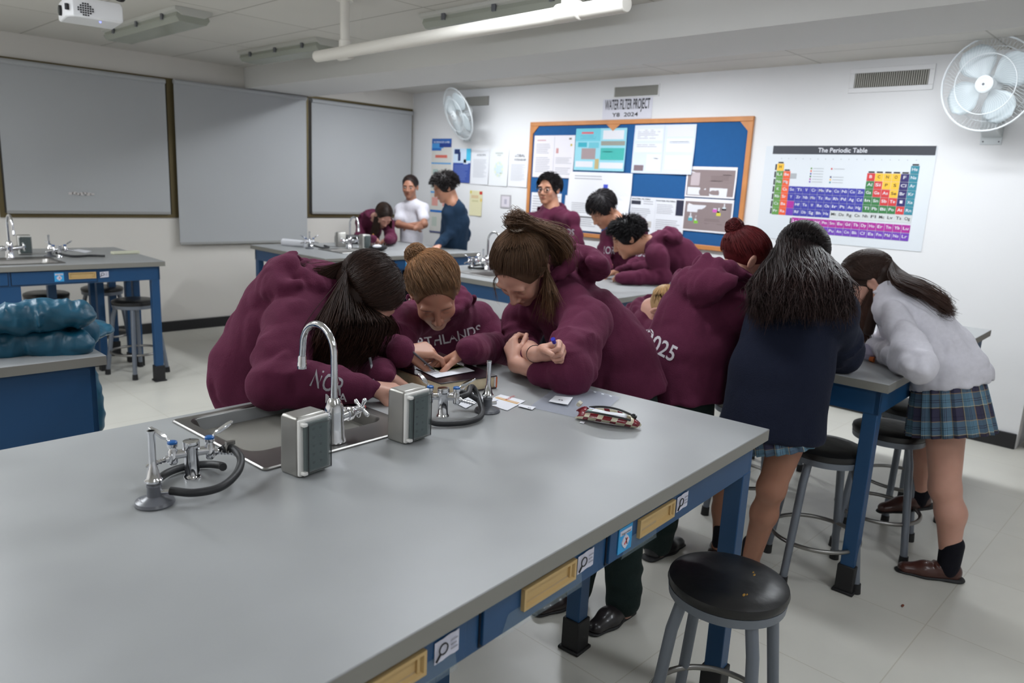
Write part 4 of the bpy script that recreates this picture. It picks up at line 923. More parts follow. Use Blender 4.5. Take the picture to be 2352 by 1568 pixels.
# test tube bag on right bench
p = at(1995, 815, z=HB+.02)
t = thing('stoppered_bag', (p.x, p.y, HB), 'clear wrapped tube with an orange stopper on the right bench', 'tube')
part('wrap', MB().loft([rrect(p.x-.0+.0, p.y, .02, .03, .01, HB+.002), rrect(p.x-.01, p.y+.01, .035, .04, .02, HB+.03), rrect(p.x-.03, p.y+.02, .015, .02, .01, HB+.07)]), mat('milky_film', (196, 190, 214), .3, alpha=.6), t, world=True)
a = at(1985, 818, z=HB+.012); b = at(1998, 824, z=HB+.012); c = at(2008, 826, z=HB+.012)
part('tube', MB().cyl(a, b, .008), M_clear, t, world=True); part('stopper', MB().cyl(b, c, .011, .012), mat('orange_stopper', (206, 110, 54), .6), t, world=True)
# debris on the floor
p = at(2073, 1392, z=0); solo('brown_crumb', MB().sphere((p.x, p.y, .004), .009, 0, 8, 5, (1.2, .6, .4)), mat('crumb', (120, 60, 40), .8), 'tiny reddish crumb on the floor in front of the right bench leg', 'crumb', loc=(p.x, p.y, 0))
# ================================================================ IMPLICIT SURFACES FOR PEOPLE AND CLOTH
_LAT = np.random.default_rng(11).random((32, 32, 32)).astype(np.float32)
def vnoise(p):
    i = np.floor(p).astype(np.int64); f = (p-i).astype(np.float32); f = f*f*(3-2*f)
    x, y, z = (i[:, 0] & 31, i[:, 1] & 31, i[:, 2] & 31); x1, y1, z1 = (x+1) & 31, (y+1) & 31, (z+1) & 31
    fx_, fy_, fz_ = f[:, 0], f[:, 1], f[:, 2]
    a = _LAT[x, y, z]*(1-fx_)+_LAT[x1, y, z]*fx_; b = _LAT[x, y1, z]*(1-fx_)+_LAT[x1, y1, z]*fx_
    c = _LAT[x, y, z1]*(1-fx_)+_LAT[x1, y, z1]*fx_; d = _LAT[x, y1, z1]*(1-fx_)+_LAT[x1, y1, z1]*fx_
    return (a*(1-fy_)+b*fy_)*(1-fz_)+(c*(1-fy_)+d*fy_)*fz_
V3 = lambda *a: np.array(a, np.float32)
def nv(v): v = np.asarray(v, np.float32); return v/(np.linalg.norm(v)+1e-9)
def smin(a, b, k):
    if k <= 0: return np.minimum(a, b)
    h = np.clip(.5+.5*(b-a)/k, 0, 1); return b*(1-h)+a*h-k*h*(1-h)
class SDF:
    def __init__(s, folds=None): s.P = []; s.folds = folds or []
    def rc(s, a, b, ra, rb, k=.02, flat=None, fs=1, wr=None, op='u'):
        """round cone; flat: axis along which it is squeezed by fs; wr=(wavelength, amplitude, t0, t1)"""
        a, b = V3(*a), V3(*b); r = max(ra, rb)*1.05+np.linalg.norm(a-b)/2+(wr[1]*2 if wr else 0)
        s.P.append(('rc', (a, b, ra, rb, None if flat is None else nv(flat), fs, wr), k, op, (a+b)/2, r)); return s
    def ch(s, pts, rs, k=.02, **q):
        for i in range(len(pts)-1): s.rc(pts[i], pts[i+1], rs[i], rs[i+1], k if i == 0 else max(k, .01), **q)
        return s
    def el(s, c, r, R=None, k=.02, op='u'):
        s.P.append(('el', (V3(*c), V3(*r), None if R is None else np.asarray(R, np.float32)), k, op, V3(*c), max(r))); return s
    def grp(s, g, k=.02, op='u'):
        lo, hi = g.bounds(); s.P.append(('g', g, k, op, (lo+hi)/2, float(np.linalg.norm(hi-lo)/2))); return s
    def plane(s, o, n, k=.005):      # cut away everything on the side n points to
        s.P.append(('pl', (V3(*o), nv(n)), k, 'i', V3(0, 0, 0), 1e9)); return s
    def bounds(s):
        lo = np.min([p[4]-p[5] for p in s.P if p[3] == 'u'], 0); hi = np.max([p[4]+p[5] for p in s.P if p[3] == 'u'], 0); return lo, hi
    def ev(s, X):
        d = np.full(len(X), .25, np.float32)
        for ty, q, k, op, c, r in s.P:
            if ty != 'pl':
                m = ((X-c)**2).sum(1) < (r+.03+k)**2; ix = np.nonzero(m)[0]
                if not len(ix): continue
                x = X[ix]
            else: ix = slice(None); x = X
            if ty == 'rc':
                a, b, ra, rb, fl, fs, wr = q; ab = b-a; pa = x-a
                t = np.clip(pa@ab/(ab@ab+1e-9), 0, 1); v = pa-t[:, None]*ab; R = ra+(rb-ra)*t
                if wr:
                    L = float(np.linalg.norm(ab)); w = np.clip((t-wr[2])/.15, 0, 1)*np.clip((wr[3]-t)/.15, 0, 1)
                    tn = ab/(L+1e-9); e1 = nv(np.cross(tn, V3(.3, .5, .8))); e2 = np.cross(tn, e1); f1 = 1/wr[0]
                    q_ = np.stack([t*L*f1*1.1+.5*vnoise(x*9), v@e1*11+a[0]*7, v@e2*11+a[1]*9], 1); R = R+wr[1]*w*(1.6-3.2*np.abs(2*vnoise(q_)-1)+.5*(vnoise(x*30+7)-.5))
                if fl is not None: v = v+(fs-1)*(v@fl)[:, None]*fl
                e = np.sqrt((v**2).sum(1))-R
                if fl is not None: e = e/(1+(fs-1)*.5)
            elif ty == 'el':
                c_, r_, M = q; v = x-c_
                if M is not None: v = v@M
                k0 = np.sqrt(((v/r_)**2).sum(1)); k1 = np.sqrt(((v/r_**2)**2).sum(1))+1e-6; e = k0*(k0-1)/k1
            elif ty == 'g': e = q.ev(x)
            else: e = (x-q[0])@q[1]
            if op == 'u': d[ix] = smin(d[ix], e, k)
            elif op == 's': d[ix] = -smin(-d[ix], e, k)
            elif op == 'i': d[ix] = -smin(-d[ix], -e, k)
        for sc, am, kind in s.folds:
            S = V3(*sc) if isinstance(sc, tuple) else sc
            n = vnoise(X*S+3.3)
            d += am*((1-np.abs(2*n-1)*2) if kind else (n-.5)*2)
        return d
def nets(sdf, h, lo=None, hi=None):
    """surface nets, evaluated only near the surface"""
    l, u = sdf.bounds(); lo = l-3*h if lo is None else V3(*lo); hi = u+3*h if hi is None else V3(*hi)
    B = 6; n = (np.ceil((hi-lo)/h/B).astype(int)+1); N = n*B+1
    g = np.stack(np.meshgrid(*[np.arange(k) for k in n], indexing='ij'), -1).reshape(-1, 3)
    cc = (lo+(g*B+B/2)*h).astype(np.float32); dc = sdf.ev(cc); act = np.abs(dc) < h*B*1.25+.012
    D = np.empty(tuple(N), np.float32)
    Dc = dc.reshape(tuple(n)); rep = np.repeat(np.repeat(np.repeat(Dc, B, 0), B, 1), B, 2); D[:-1, :-1, :-1] = rep
    D[-1] = .2; D[:, -1] = .2; D[:, :, -1] = .2
    M = np.zeros(tuple(N), bool)
    A = act.reshape(tuple(n)); ra = np.repeat(np.repeat(np.repeat(A, B, 0), B, 1), B, 2)
    for i in (0, 1):
        for j in (0, 1):
            for k in (0, 1): M[i:N[0]-1+i, j:N[1]-1+j, k:N[2]-1+k] |= ra
    I = np.argwhere(M); X = (lo+I*h).astype(np.float32)
    for s in range(0, len(I), 400000): D[tuple(I[s:s+400000].T)] = sdf.ev(X[s:s+400000])
    S = D < 0
    c = S[:-1, :-1, :-1].astype(np.int8)
    tot = np.zeros_like(c)
    for i in (0, 1):
        for j in (0, 1):
            for k in (0, 1): tot += S[i:N[0]-1+i, j:N[1]-1+j, k:N[2]-1+k]
    cells = np.argwhere((tot > 0) & (tot < 8)); idm = -np.ones(tot.shape, np.int64); idm[tuple(cells.T)] = np.arange(len(cells))
    acc = np.zeros((len(cells), 3)); cnt = np.zeros(len(cells))
    cor = [(i, j, k) for i in (0, 1) for j in (0, 1) for k in (0, 1)]
    val = {q: D[cells[:, 0]+q[0], cells[:, 1]+q[1], cells[:, 2]+q[2]] for q in cor}
    for a in cor:
        for ax in range(3):
            if a[ax]: continue
            b = list(a); b[ax] = 1; b = tuple(b); va, vb = val[a], val[b]; m = (va < 0) != (vb < 0)
            t = np.where(m, va/(va-vb+1e-12), 0); P = np.zeros((len(cells), 3)); P[:] = a; P[:, ax] += t
            acc[m] += P[m]; cnt[m] += 1
    V = lo+(cells+acc/cnt[:, None])*h
    F = []
    for ax in range(3):
        sl0 = [slice(1, -1)]*3; sl0[ax] = slice(0, -1); sl1 = [slice(1, -1)]*3; sl1[ax] = slice(1, None)
        s0, s1 = S[tuple(sl0)], S[tuple(sl1)]; E = np.argwhere(s0 != s1)
        if not len(E): continue
        inside = s0[tuple(E.T)]; E = E+1; E[:, ax] -= 1
        o1, o2 = [(1, 2), (2, 0), (0, 1)][ax]
        def off(a, b): q = E.copy(); q[:, o1] -= a; q[:, o2] -= b; return idm[tuple(q.T)]
        q = np.stack([off(1, 1), off(0, 1), off(0, 0), off(1, 0)], 1); q[~inside] = q[~inside][:, ::-1]
        F.append(q)
    F = np.concatenate(F); F = F[(F >= 0).all(1)]
    return V.astype(np.float64), F
def np_mesh(name, parts, mats, cols=None, sub=None, inv=None, shade=True):
    """parts: list of (V, F, material index)"""
    V = np.concatenate([p[0] for p in parts]); off = 0; Fq = []; mi = []
    lv = []; ls = []; 
    for p in parts:
        F = np.asarray(p[1])+off; off += len(p[0]); Fq.append(F); mi.append(np.full(len(F), p[2]))
    if inv is not None:
        Mx = np.array(inv); V = V@Mx[:3, :3].T+Mx[:3, 3]
    me = bpy.data.meshes.new(name); nf = sum(len(f) for f in Fq)
    me.vertices.add(len(V)); me.vertices.foreach_set('co', V.astype(np.float32).ravel())
    loops = np.concatenate([f.ravel() for f in Fq]); sizes = np.concatenate([np.full(len(f), f.shape[1]) for f in Fq])
    me.loops.add(len(loops)); me.loops.foreach_set('vertex_index', loops.astype(np.int32))
    me.polygons.add(nf); st = np.concatenate([[0], np.cumsum(sizes)[:-1]]); me.polygons.foreach_set('loop_start', st.astype(np.int32)); me.polygons.foreach_set('loop_total', sizes.astype(np.int32))
    me.polygons.foreach_set('material_index', np.concatenate(mi).astype(np.int32)); me.polygons.foreach_set('use_smooth', np.ones(nf, bool))
    for m in mats: me.materials.append(m)
    me.update(calc_edges=True); me.validate()
    if cols is not None:
        a = me.color_attributes.new('Col', 'FLOAT_COLOR', 'POINT'); c = np.ones((len(V), 4), np.float32); c[:, :3] = cols; a.data.foreach_set('color', c.ravel())
    return me
# ---------------------------------------------------------------- frames
class Frame:
    """head frame: f forward, u up, l the person's left"""
    def __init__(s, o, f, u=(0, 0, 1), sc=1, roll=0):
        s.o = V3(*o); s.f = nv(f); u = V3(*u); s.u = nv(u-s.f*(u@s.f)); s.l = np.cross(s.u, s.f)
        if roll:
            c, n = math.cos(roll), math.sin(roll); s.u, s.l = s.u*c+s.l*n, s.l*c-s.u*n
        s.sc = sc; s.R = np.stack([s.l, s.f, s.u], 1)
    def __call__(s, x, y, z): return s.o+s.R@(V3(x, y, z)*s.sc)
    def loc(s, X): return ((X-s.o)@s.R)/s.sc
def head_sdf(H, male=False, eyes_open=False):
    k = H.sc; S = SDF(); R = H.R
    e = lambda c, r, kk=.012, op='u', Rx=None: S.el(H(*c), [q*k for q in r], R if Rx is None else R@Rx, kk*k, op)
    e((0, -.012, .038), (.076, .098, .083)); e((0, .03, -.02), (.062, .066, .082), .03)
    e((0, .045, -.062), (.045 if not male else .05, .045, .045), .025)
    e((0, .078, -.094), (.022 if not male else .026, .016, .016), .02)
    for s in (-1, 1):
        e((s*.036, .066, -.022), (.026, .022, .024), .02); e((s*.032, .082, .030), (.024, .010, .008), .014)
        S.el(H(s*.031, .096, .008), [.017*k, .013*k, .012*k], R, .010*k, 's')
        S.el(H(s*.031, .0775, .006), [.0145*k, .0125*k, .0125*k], R, .002*k)
        a = .35; Rx = np.array([[math.cos(a*s), -math.sin(a*s), 0], [math.sin(a*s), math.cos(a*s), 0], [0, 0, 1]], np.float32)
        e((s*.079, -.006, .0), (.007, .019, .031), .006, 'u', Rx); e((s*.087, -.001, .002), (.006, .010, .018), .004, 's', Rx)
    S.rc(H(0, .090, .022), H(0, .112, -.024), .007*k, .0105*k, .010*k)
    S.el(H(0, .1125, -.027), [.0105*k, .010*k, .009*k], R, .006*k)
    for s in (-1, 1): e((s*.0125, .101, -.031), (.0085, .009, .0075), .006)
    e((0, .0955, -.0535), (.022, .0075, .0055), .006); e((0, .0940, -.0625), (.018, .008, .0062), .005)
    S.el(H(0, .104, -.0578), [.024*k, .010*k, .0012*k], R, .003*k, 's')
    return S
def neck(S, H, base, r=.052):
    k = H.sc; S.rc(H(0, -.025, -.05), base, r*.98*k, r*1.12*k, .025); S.rc(H(0, .01, -.075), np.asarray(base)+H.f*.01, .04*k, .05*k, .02)
    return S
def hand_sdf(w, d, n, side, curl=(20, 25, 15), spread=1, thumb=None, k=1.0, pinch=False, curls=None):
    """w wrist, d direction wrist->knuckles, n back-of-hand normal, side +1 right hand (thumb towards d x n) or -1"""
    d = nv(d); n = V3(*n); n = nv(n-d*(n@d)); lat = np.cross(d, n)*side; S = SDF(); w = V3(*w)+d*.016
    P = lambda a, b, c: w+(d*a+lat*b+n*c)*k          # along, towards thumb, towards back
    S.rc(P(-.03, 0, 0), P(.01, 0, 0), .023*k, .024*k, .01, flat=n, fs=1.25)
    bases = [(.082, .028), (.086, .009), (.082, -.010), (.074, -.027)]
    for a, b in bases: S.rc(P(.012, b*.55, 0), P(a-.004, b, 0), .0165*k, .0125*k, .012)
    G = SDF()
    Ls = [(.040, .024, .020), (.044, .028, .021), (.041, .026, .020), (.032, .019, .018)]
    for i, ((a, b), L) in enumerate(zip(bases, Ls)):
        cu = curls[i] if curls else curl; an = 0; p = P(a, b, 0); sp = math.radians([7, 2, -4, -10][i]*spread)
        fd = nv(d*math.cos(sp)+lat*math.sin(sp)); r = [.0098, .0100, .0095, .0082][i]*k; F = SDF()
        for j in range(3):
            an += math.radians(cu[j]); dr = fd*math.cos(an)-n*math.sin(an); q = p+dr*L[j]*k
            F.rc(p, q, r, r*.92, .002); p = q; r *= .92
        G.grp(F, .0008)
    S.grp(G, .006)
    t = thumb or (42, 18, 30, 20)        # out angle, down angle, bends
    oa, da = math.radians(t[0]), math.radians(t[1]); td = nv(d*math.cos(oa)*math.cos(da)+lat*math.sin(oa)*math.cos(da)-n*math.sin(da))
    p = P(.016, .018, -.004); q = p+td*.042*k; S.rc(p, q, .0155*k, .0120*k, .012)
    for j, (L, r) in enumerate(((.032, .0108), (.026, .0098))):
        bd = math.radians(t[2+j]); td = nv(td*math.cos(bd)+nv(d*.8-n*.5-lat*.4)*math.sin(bd)); p = q; q = p+td*L*k; S.rc(p, q, r*k, r*.9*k, .003)
    return S
M_skin = {}
def skin(i):
    c = [(190, 138, 116), (196, 148, 130), (158, 110, 88), (180, 128, 102)][i]
    return mat('skin_%d' % i, c, .48, vcol=True, sss=.12, noise=.03, nscale=30)
def skin_cols(V, H):
    L = H.loc(V.astype(np.float32)); c = np.ones((len(V), 3), np.float32)
    def blend(cen, r, col, soft=.35):
        e = np.sqrt((((L-V3(*cen))/V3(*r))**2).sum(1)); w = np.clip((1-e)/soft, 0, 1)[:, None]; c[:] = c*(1-w)+V3(*col)*w
    blend((0, .10, -.058), (.023, .016, .0105), (.80, .52, .52))
    for s in (-1, 1):
        blend((s*.034, .096, .027), (.021, .024, .0062), (.34, .27, .24)); blend((s*.031, .094, .0005), (.0145, .014, .0022), (.25, .2, .2), .6)
        blend((s*.044, .08, -.024), (.024, .03, .02), (1.03, .90, .88), .9)
    return c
# ---------------------------------------------------------------- hair
def strands_mesh(paths, r0=.0011, taper=.35, n=3, rs=None):
    """paths: list of (K,3) arrays -> tube mesh, plus per-vertex strand index and t"""
    K = int(max(len(p) for p in paths)); A = np.asarray([p if len(p) == K else np.stack([np.interp(np.linspace(0, 1, K), np.linspace(0, 1, len(p)), np.asarray(p)[:, i]) for i in range(3)], 1) for p in paths], np.float64); m = len(A)
    T = np.gradient(A, axis=1); T /= np.linalg.norm(T, axis=2, keepdims=True)+1e-9
    ref = np.where(np.abs(T[..., 2:3]) < .9, np.array([0, 0, 1.]), np.array([1., 0, 0]))
    X = np.cross(T, ref); X /= np.linalg.norm(X, axis=2, keepdims=True)+1e-9; Y = np.cross(T, X)
    t = np.linspace(0, 1, K); rad = r0*np.minimum(1, .55+t*4)*(1-(1-taper)*np.clip((t-.7)/.3, 0, 1))
    rad = rad[None, :, None]*(np.ones((m, 1, 1)) if rs is None else np.asarray(rs).reshape(m, 1, 1))
    rings = np.stack([A+(X*math.cos(a)+Y*math.sin(a))*rad for a in [2*PI*i/n for i in range(n)]], 2)  # m,K,n,3
    V = rings.reshape(-1, 3); base = (np.arange(m)*K*n)[:, None, None]; kk = (np.arange(K-1)*n)[None, :, None]; jj = np.arange(n)[None, None, :]
    j2 = (jj+1) % n; F = np.stack([base+kk+jj, base+kk+n+jj, base+kk+n+j2, base+kk+j2], -1).reshape(-1, 4)
    sid = np.repeat(np.arange(m), K*n); tt = np.tile(np.repeat(t, n), m)
    return V, F, sid, tt
SKR = (.080, .102, .088); SKC = (0, -.012, .038)
def skull_pt(H, d, off=0):
    d = nv(d); r = V3(*SKR)+off; return H(*(V3(*SKC)+d*r))
def slerp(a, b, t):
    a, b = nv(a), nv(b); w = math.acos(max(-1, min(1, float(a@b)))); 
    if w < 1e-3: return a
    return (a*math.sin((1-t)*w)+b*math.sin(t*w))/math.sin(w)
def scalp_dirs(n, R, front=-.15, low=-.55, zmin_front=.10):
    """directions on the scalp (local l,f,u) leaving the face free"""
    out = []
    while len(out) < n:
        d = nv(R.normal(size=3))
        if d[2] < low: continue
        if d[1] > .0 and d[2] < zmin_front+.50*d[1]-.30*abs(d[0])*(d[1] < .6): continue
        if d[1] > -.25 and d[2] < -.12 and abs(d[0]) > .5: continue
        out.append(d)
    return out
def hair_object(t, H, paths_list, col, tip=None, var=.26, rough=.38, shell=True, shell_sc=1.0, extra=None, hs=.004, name='hair', colkey='', cut=True, cutz=.136):
    """paths_list: list of (paths, radius). shell: scalp cap under the strands"""
    R = np.random.default_rng(len(paths_list)*17+int(abs(H.o[0])*1000) % 997); parts = []; cols = []
    if shell:
        S = SDF(); S.el(H(*SKC), [q*H.sc*1.02*shell_sc for q in SKR], H.R, .0)
        if cut:
            S.el(H(0, .122, -.032), [.094*H.sc, .090*H.sc, cutz*H.sc], H.R, .008, 's'); S.plane(H(0, .03, -.035), -H.u*.9+H.f*.5, .012)
        if extra: extra(S)
        V, F = nets(S, hs); parts.append((V, F, 0)); cols.append(np.full((len(V), 3), .8))
    for pl_, r in paths_list:
        K = max(len(p) for p in pl_)
        V, F, sid, tt = strands_mesh(pl_, r, rs=R.uniform(.7, 1.3, len(pl_))); br = R.uniform(1-var, 1+var, len(pl_)); hue = R.uniform(-.06, .06, len(pl_))
        c = np.ones((len(V), 3))*br[sid][:, None]; c[:, 0] *= 1+hue[sid]; c[:, 2] *= 1-hue[sid]
        if tip is not None:
            w = np.clip((tt-.15)/.7, 0, 1)[:, None]; c = c*(1-w)+c*np.array(tip)*w
        parts.append((V, F, 0)); cols.append(c)
    m = mat('hair_%d_%d_%d' % col, col, rough+.1, vcol=True, spec=.22)
    o = link(name, np_mesh(name, parts, [m], np.concatenate(cols), inv=WM[t.name].inverted()), t); return o
def path_tied(H, d, tie, n=12, off=.006, wave=0, ph=0):
    pts = []
    for i in range(n):
        s = i/(n-1); q = slerp(d, tie, s); o = off*(1+.6*math.sin(PI*s))+wave*math.sin(s*14+ph); pts.append(skull_pt(H, q, o))
    return np.array(pts)
def path_fall(H, d, ex, ends, n=16, off=.008, frac=.35, wave=0, ph=0, wl=9):
    """over the skull to direction ex, then through the points ends"""
    a = [skull_pt(H, slerp(d, ex, s), off) for s in (0, .35, .7, 1)]
    P = bez([Vector(map(float, q)) for q in a]+[Vector(map(float, q)) for q in ends], 8); P = np.array([tuple(p) for p in P])
    L = np.concatenate([[0], np.cumsum(np.linalg.norm(np.diff(P, axis=0), axis=1))]); u = np.linspace(0, L[-1], n)
    Q = np.stack([np.interp(u, L, P[:, i]) for i in range(3)], 1)
    if wave:
        w = np.clip(u/L[-1]*2-.2, 0, 1)*wave; Q[:, 0] += w*np.sin(u*wl*PI*2+ph); Q[:, 1] += w*np.cos(u*wl*PI*2+ph*1.3); Q[:, 2] += w*.5*np.sin(u*wl*PI*2+ph*2)
    return Q
# ---------------------------------------------------------------- clothing helpers
def cloth_mat(col, key, bump=.25, sheen=.25): return mat('cloth_'+key, col, .9, noise=.05, nscale=60, bump=bump, bscale=220, sheen=sheen, spec=.2)
def sdf_part(name, sdfs, mats, t, h=.007, label=None, clip=None):
    parts = []
    for i, s in enumerate(sdfs):
        S, mi = s if isinstance(s, tuple) else (s, 0); hh = h
        if isinstance(s, tuple) and len(s) > 2: hh = s[2]
        V, F = nets(S, hh); parts.append((V, F, mi))
    o = link(name, np_mesh(name, parts, mats, inv=WM[t.name].inverted()), t); tag(o, label); return o, parts
def bvh_of(parts):
    vs = []; fs = []
    for V, F, _ in parts:
        o = len(vs); vs += [tuple(v) for v in V]; fs += [tuple(int(i)+o for i in f) for f in F]
    return BVHTree.FromPolygons(vs, fs)
def lettering(t, bvh, s, o, X, Y, D, h, width, mat_, dist=.5, outline=None, name='lettering', lab=None, arch=0):
    """text pressed on a garment: plane at o with axes X,Y, projected along D"""
    vs, fs, wd = text_geo(s, True); k = h/.7; kx = width/wd; o, X, Y, D = [Vector(map(float, q)) for q in (o, X, Y, D)]; X.normalize(); Y.normalize(); D.normalize()
    m = MB(); pts = []
    bm = bmesh.new(); bv = [bm.verts.new(v) for v in vs]
    for f in fs:
        try: bm.faces.new([bv[i] for i in f])
        except ValueError: pass
    bmesh.ops.subdivide_edges(bm, edges=bm.edges[:], cuts=1); bm.verts.index_update()
    ok = {}
    for v in bm.verts:
        x = (v.co.x-wd/2)*kx; p = o+X*x+Y*(v.co.y*k-arch*(x/width*2)**2)
        hit, nrm, _, _ = bvh.ray_cast(p-D*dist, D, dist*2)
        if hit is not None: ok[v.index] = hit+nrm*.0016 if nrm.dot(D) < 0 else hit-nrm*.0016
    idx = {}
    for f in bm.faces:
        q = [v.index for v in f.verts]
        if all(i in ok for i in q):
            c = [ok[i] for i in q]
            if max((a-b).length for a in c for b in c) > .05: continue
            for i in q:
                if i not in idx: idx[i] = len(m.v); m.v.append(ok[i])
            m.f.append(tuple(idx[i] for i in q)); m.m.append(0)
    bm.free()
    if not m.v: return None
    return part(name, m, mat_, t, world=True, smooth=False, label=lab)
M_let = mat('white_lettering', (206, 200, 206), .8); M_letd = mat('grey_lettering', (150, 146, 152), .8)
MAR = (84, 32, 56)
# ================================================================ PEOPLE
def A_(px, py, **k): return V3(*at(px, py, **k))
def person(base, label, group=None):
    return base, label, group
def garment(T, sleeves, side_n, folds=None, k=.045, shoulders=(), sh_r=.078, arm_r=(.078, .068, .047), cuffs=True, hem=True, wr=.006, hemr=None, fs=1.3, short=None):
    """T: list of (point, radius) along the spine from hem to neck; sleeves: [(shoulder, elbow, wrist)]"""
    S = SDF(folds if folds is not None else [((7, 7, 7), .009, 0), ((19, 19, 12), .0035, 1)])
    for (a, ra), (b, rb) in zip(T[:-1], T[1:]): S.rc(a, b, ra, rb, .012, flat=side_n, fs=fs)
    dh = nv(V3(*T[1][0])-V3(*T[0][0]))
    if hem: S.plane(V3(*T[0][0])-dh*.025, -dh, .008)
    n = V3(*T[-1][0])
    for s in shoulders: S.rc(V3(*T[-2][0])*.35+n*.65, s, sh_r*1.02, sh_r, .03)
    for sl in sleeves:
        s, e, w = [V3(*q) for q in sl[:3]]; r = sl[3] if len(sl) > 3 else arm_r
        if short: e2 = s+(e-s)*short; S.rc(s, e2, r[0], r[1]*1.02, .03); continue
        S.rc(s, e, r[0], r[1], .03, wr=(.085, wr, .45, 1.1))
        S.rc(e, w, r[1], r[2], .012, wr=(.058, wr, -.1, .85))
        if cuffs:
            d = nv(w-e); S.rc(w-d*.012, w+d*.030, r[2]*.90, r[2]*.80, .004)
    if hem:
        a, ra = T[0]; b = V3(*T[1][0]); d = nv(b-V3(*a)); 
    return S
def hood(S, N, back, up, r=.10, sc=1, drop=.09, k=.02):
    """a hood lying down: collar roll round the neck and a pouch behind"""
    N = V3(*N); b = nv(back); u = nv(V3(*up)-b*(V3(*up)@b)); l = np.cross(u, b); G = SDF([((15, 15, 15), .006, 0), ((30, 30, 20), .003, 1)])
    pts = [N+(-b*math.cos(a)*.085+l*math.sin(a)*.085)*sc+u*(.0+.045*(1-math.cos(a))/2)*sc for a in [PI*(.12+1.76*i/12) for i in range(13)]]
    rs = [(.020+.018*math.sin(PI*i/12))*sc for i in range(13)]; G.ch(pts, rs, .012)
    q = N+b*.115*sc+u*.02*sc
    pts2 = [N+(b*(.07+.06*math.sin(a))+l*math.cos(a)*.125)*sc-u*(.055*math.sin(a)-.02)*sc for a in [PI*i/10 for i in range(11)]]
    G.ch(pts2, [(.012+.017*math.sin(PI*i/10))*sc for i in range(11)], .03)
    G.el(q-u*drop*.5*sc, [.115*sc, .055*sc, .075*sc], np.stack([l, b, u], 1), .03)
    G.el(N+b*.062*sc+u*.05*sc, [.05*sc, .03*sc, .05*sc], np.stack([l, b, u], 1), .02, 's')
    S.grp(G, k); return S
def shoe(t, heel, toe, col=(48, 26, 22), loafer=True, up=(0, 0, 1), name='shoe', h=.004):
    heel, toe = V3(*heel), V3(*toe); d = nv(toe-heel); u = nv(V3(*up)-d*(V3(*up)@d)); L = float(np.linalg.norm(toe-heel)); l = np.cross(u, d)
    S = SDF(); P = lambda a, z, s=0: heel+d*(a*L)+u*z+l*s
    S.rc(P(.12, .030), P(.55, .028), .033, .040, .015, flat=u, fs=1.05); S.rc(P(.55, .026), P(.86, .020), .040, .032, .02, flat=u, fs=1.3)
    S.rc(P(.12, .045), P(.30, .045), .034, .034, .015); S.el(P(.18, .085), [.030, .034, .035], np.stack([l, d, u], 1), .012, 's')
    if loafer: S.rc(P(.40, .058, -.024), P(.40, .058, .024), .010, .010, .006); S.rc(P(.5, .050, 0), P(.74, .036, 0), .016, .014, .01)
    So = SDF(); So.rc(P(.08, .006), P(.55, .006), .036, .042, .01, flat=u, fs=4); So.rc(P(.55, .006), P(.90, .006), .042, .033, .01, flat=u, fs=4); So.rc(P(.06, .010), P(.2, .010), .034, .034, .01, flat=u, fs=2.6)
    o, _ = sdf_part(name, [(S, 0)], [mat('leather_%d' % col[0], col, .35, noise=.15, nscale=30, coat=.2)], t, h)
    V, F = nets(So, h); q = link('sole', np_mesh('sole', [(V, F, 0)], [M_foot], inv=WM[t.name].inverted()), o); return o
def sock(t, a, b, r0, r1, col=(18, 18, 26)):
    S = SDF([((60, 60, 8), .0008, 0)]); S.rc(a, b, r0, r1, .01); sdf_part('sock', [S], [cloth_mat(col, 'sock', .3)], t, .005)
def face_parts(t, H, open_=False, glasses=False):
    if open_:
        for s in (-1, 1):
            m = MB().sphere(H(s*.031, .0795, .004), .0128*H.sc, 0, 14, 10); c = H(s*.031+.001, .0905, .003); m.sphere(c, .0078*H.sc, 1, 10, 8)
            part('eye', m, [mat('eye_white', (150, 138, 132), .3), mat('iris_dark', (30, 20, 16), .2)], t, world=True)
    if glasses:
        m = MB()
        for s in (-1, 1):
            m.tube([H(s*(.034)+.024*math.cos(a)*(1), .108-.006*abs(math.cos(a)), .004+.019*math.sin(a)) for a in [2*PI*i/20 for i in range(20)]], .0024, n=6, closed=True)
            m.tube([H(s*.058, .102, .008), H(s*.077, .08, .010), H(s*.083, .0, .012)], .0022, n=6)
        m.tube([H(-.010, .108, .008), H(0, .112, .010), H(.010, .108, .008)], .0022, n=6)
        part('glasses', m, mat('glasses_frame', (22, 22, 26), .3), t, world=True)
def make_person(base, label, H, N, skin_i, hands=(), body=(), eyes_open=False, glasses=False, male=False, hh=.0032, group=None, hand_h=.0026, coarse=()):
    me_parts = []; cols = []
    S = head_sdf(H, male); neck(S, H, N, .050 if not male else .058); V, F = nets(S, hh); me_parts.append((V, F, 0)); cols.append(skin_cols(V, H))
    for hs in hands:
        V, F = nets(hs, hand_h); me_parts.append((V, F, 0)); c = np.ones((len(V), 3)); cols.append(c)
    for S, h in body:
        V, F = nets(S, h); me_parts.append((V, F, 0)); cols.append(np.ones((len(V), 3)))
    root = link('person', None); root.location = base; WM[root.name] = Matrix.Translation(base)
    o = bpy.data.objects.new('body', np_mesh('body', me_parts, [skin(skin_i)], np.concatenate(cols), inv=WM[root.name].inverted())); COL.objects.link(o); o.parent = root
    tag(root, label, 'person', group); face_parts(root, H, eyes_open, glasses); return root
def core(T, extra=()):
    S = SDF(); 
    for (a, ra), (b, rb) in zip(T[:-1], T[1:]): S.rc(a, b, ra*.52, rb*.52, .02)
    for a, b, ra, rb in extra: S.rc(a, b, ra, rb, .03)
    return S
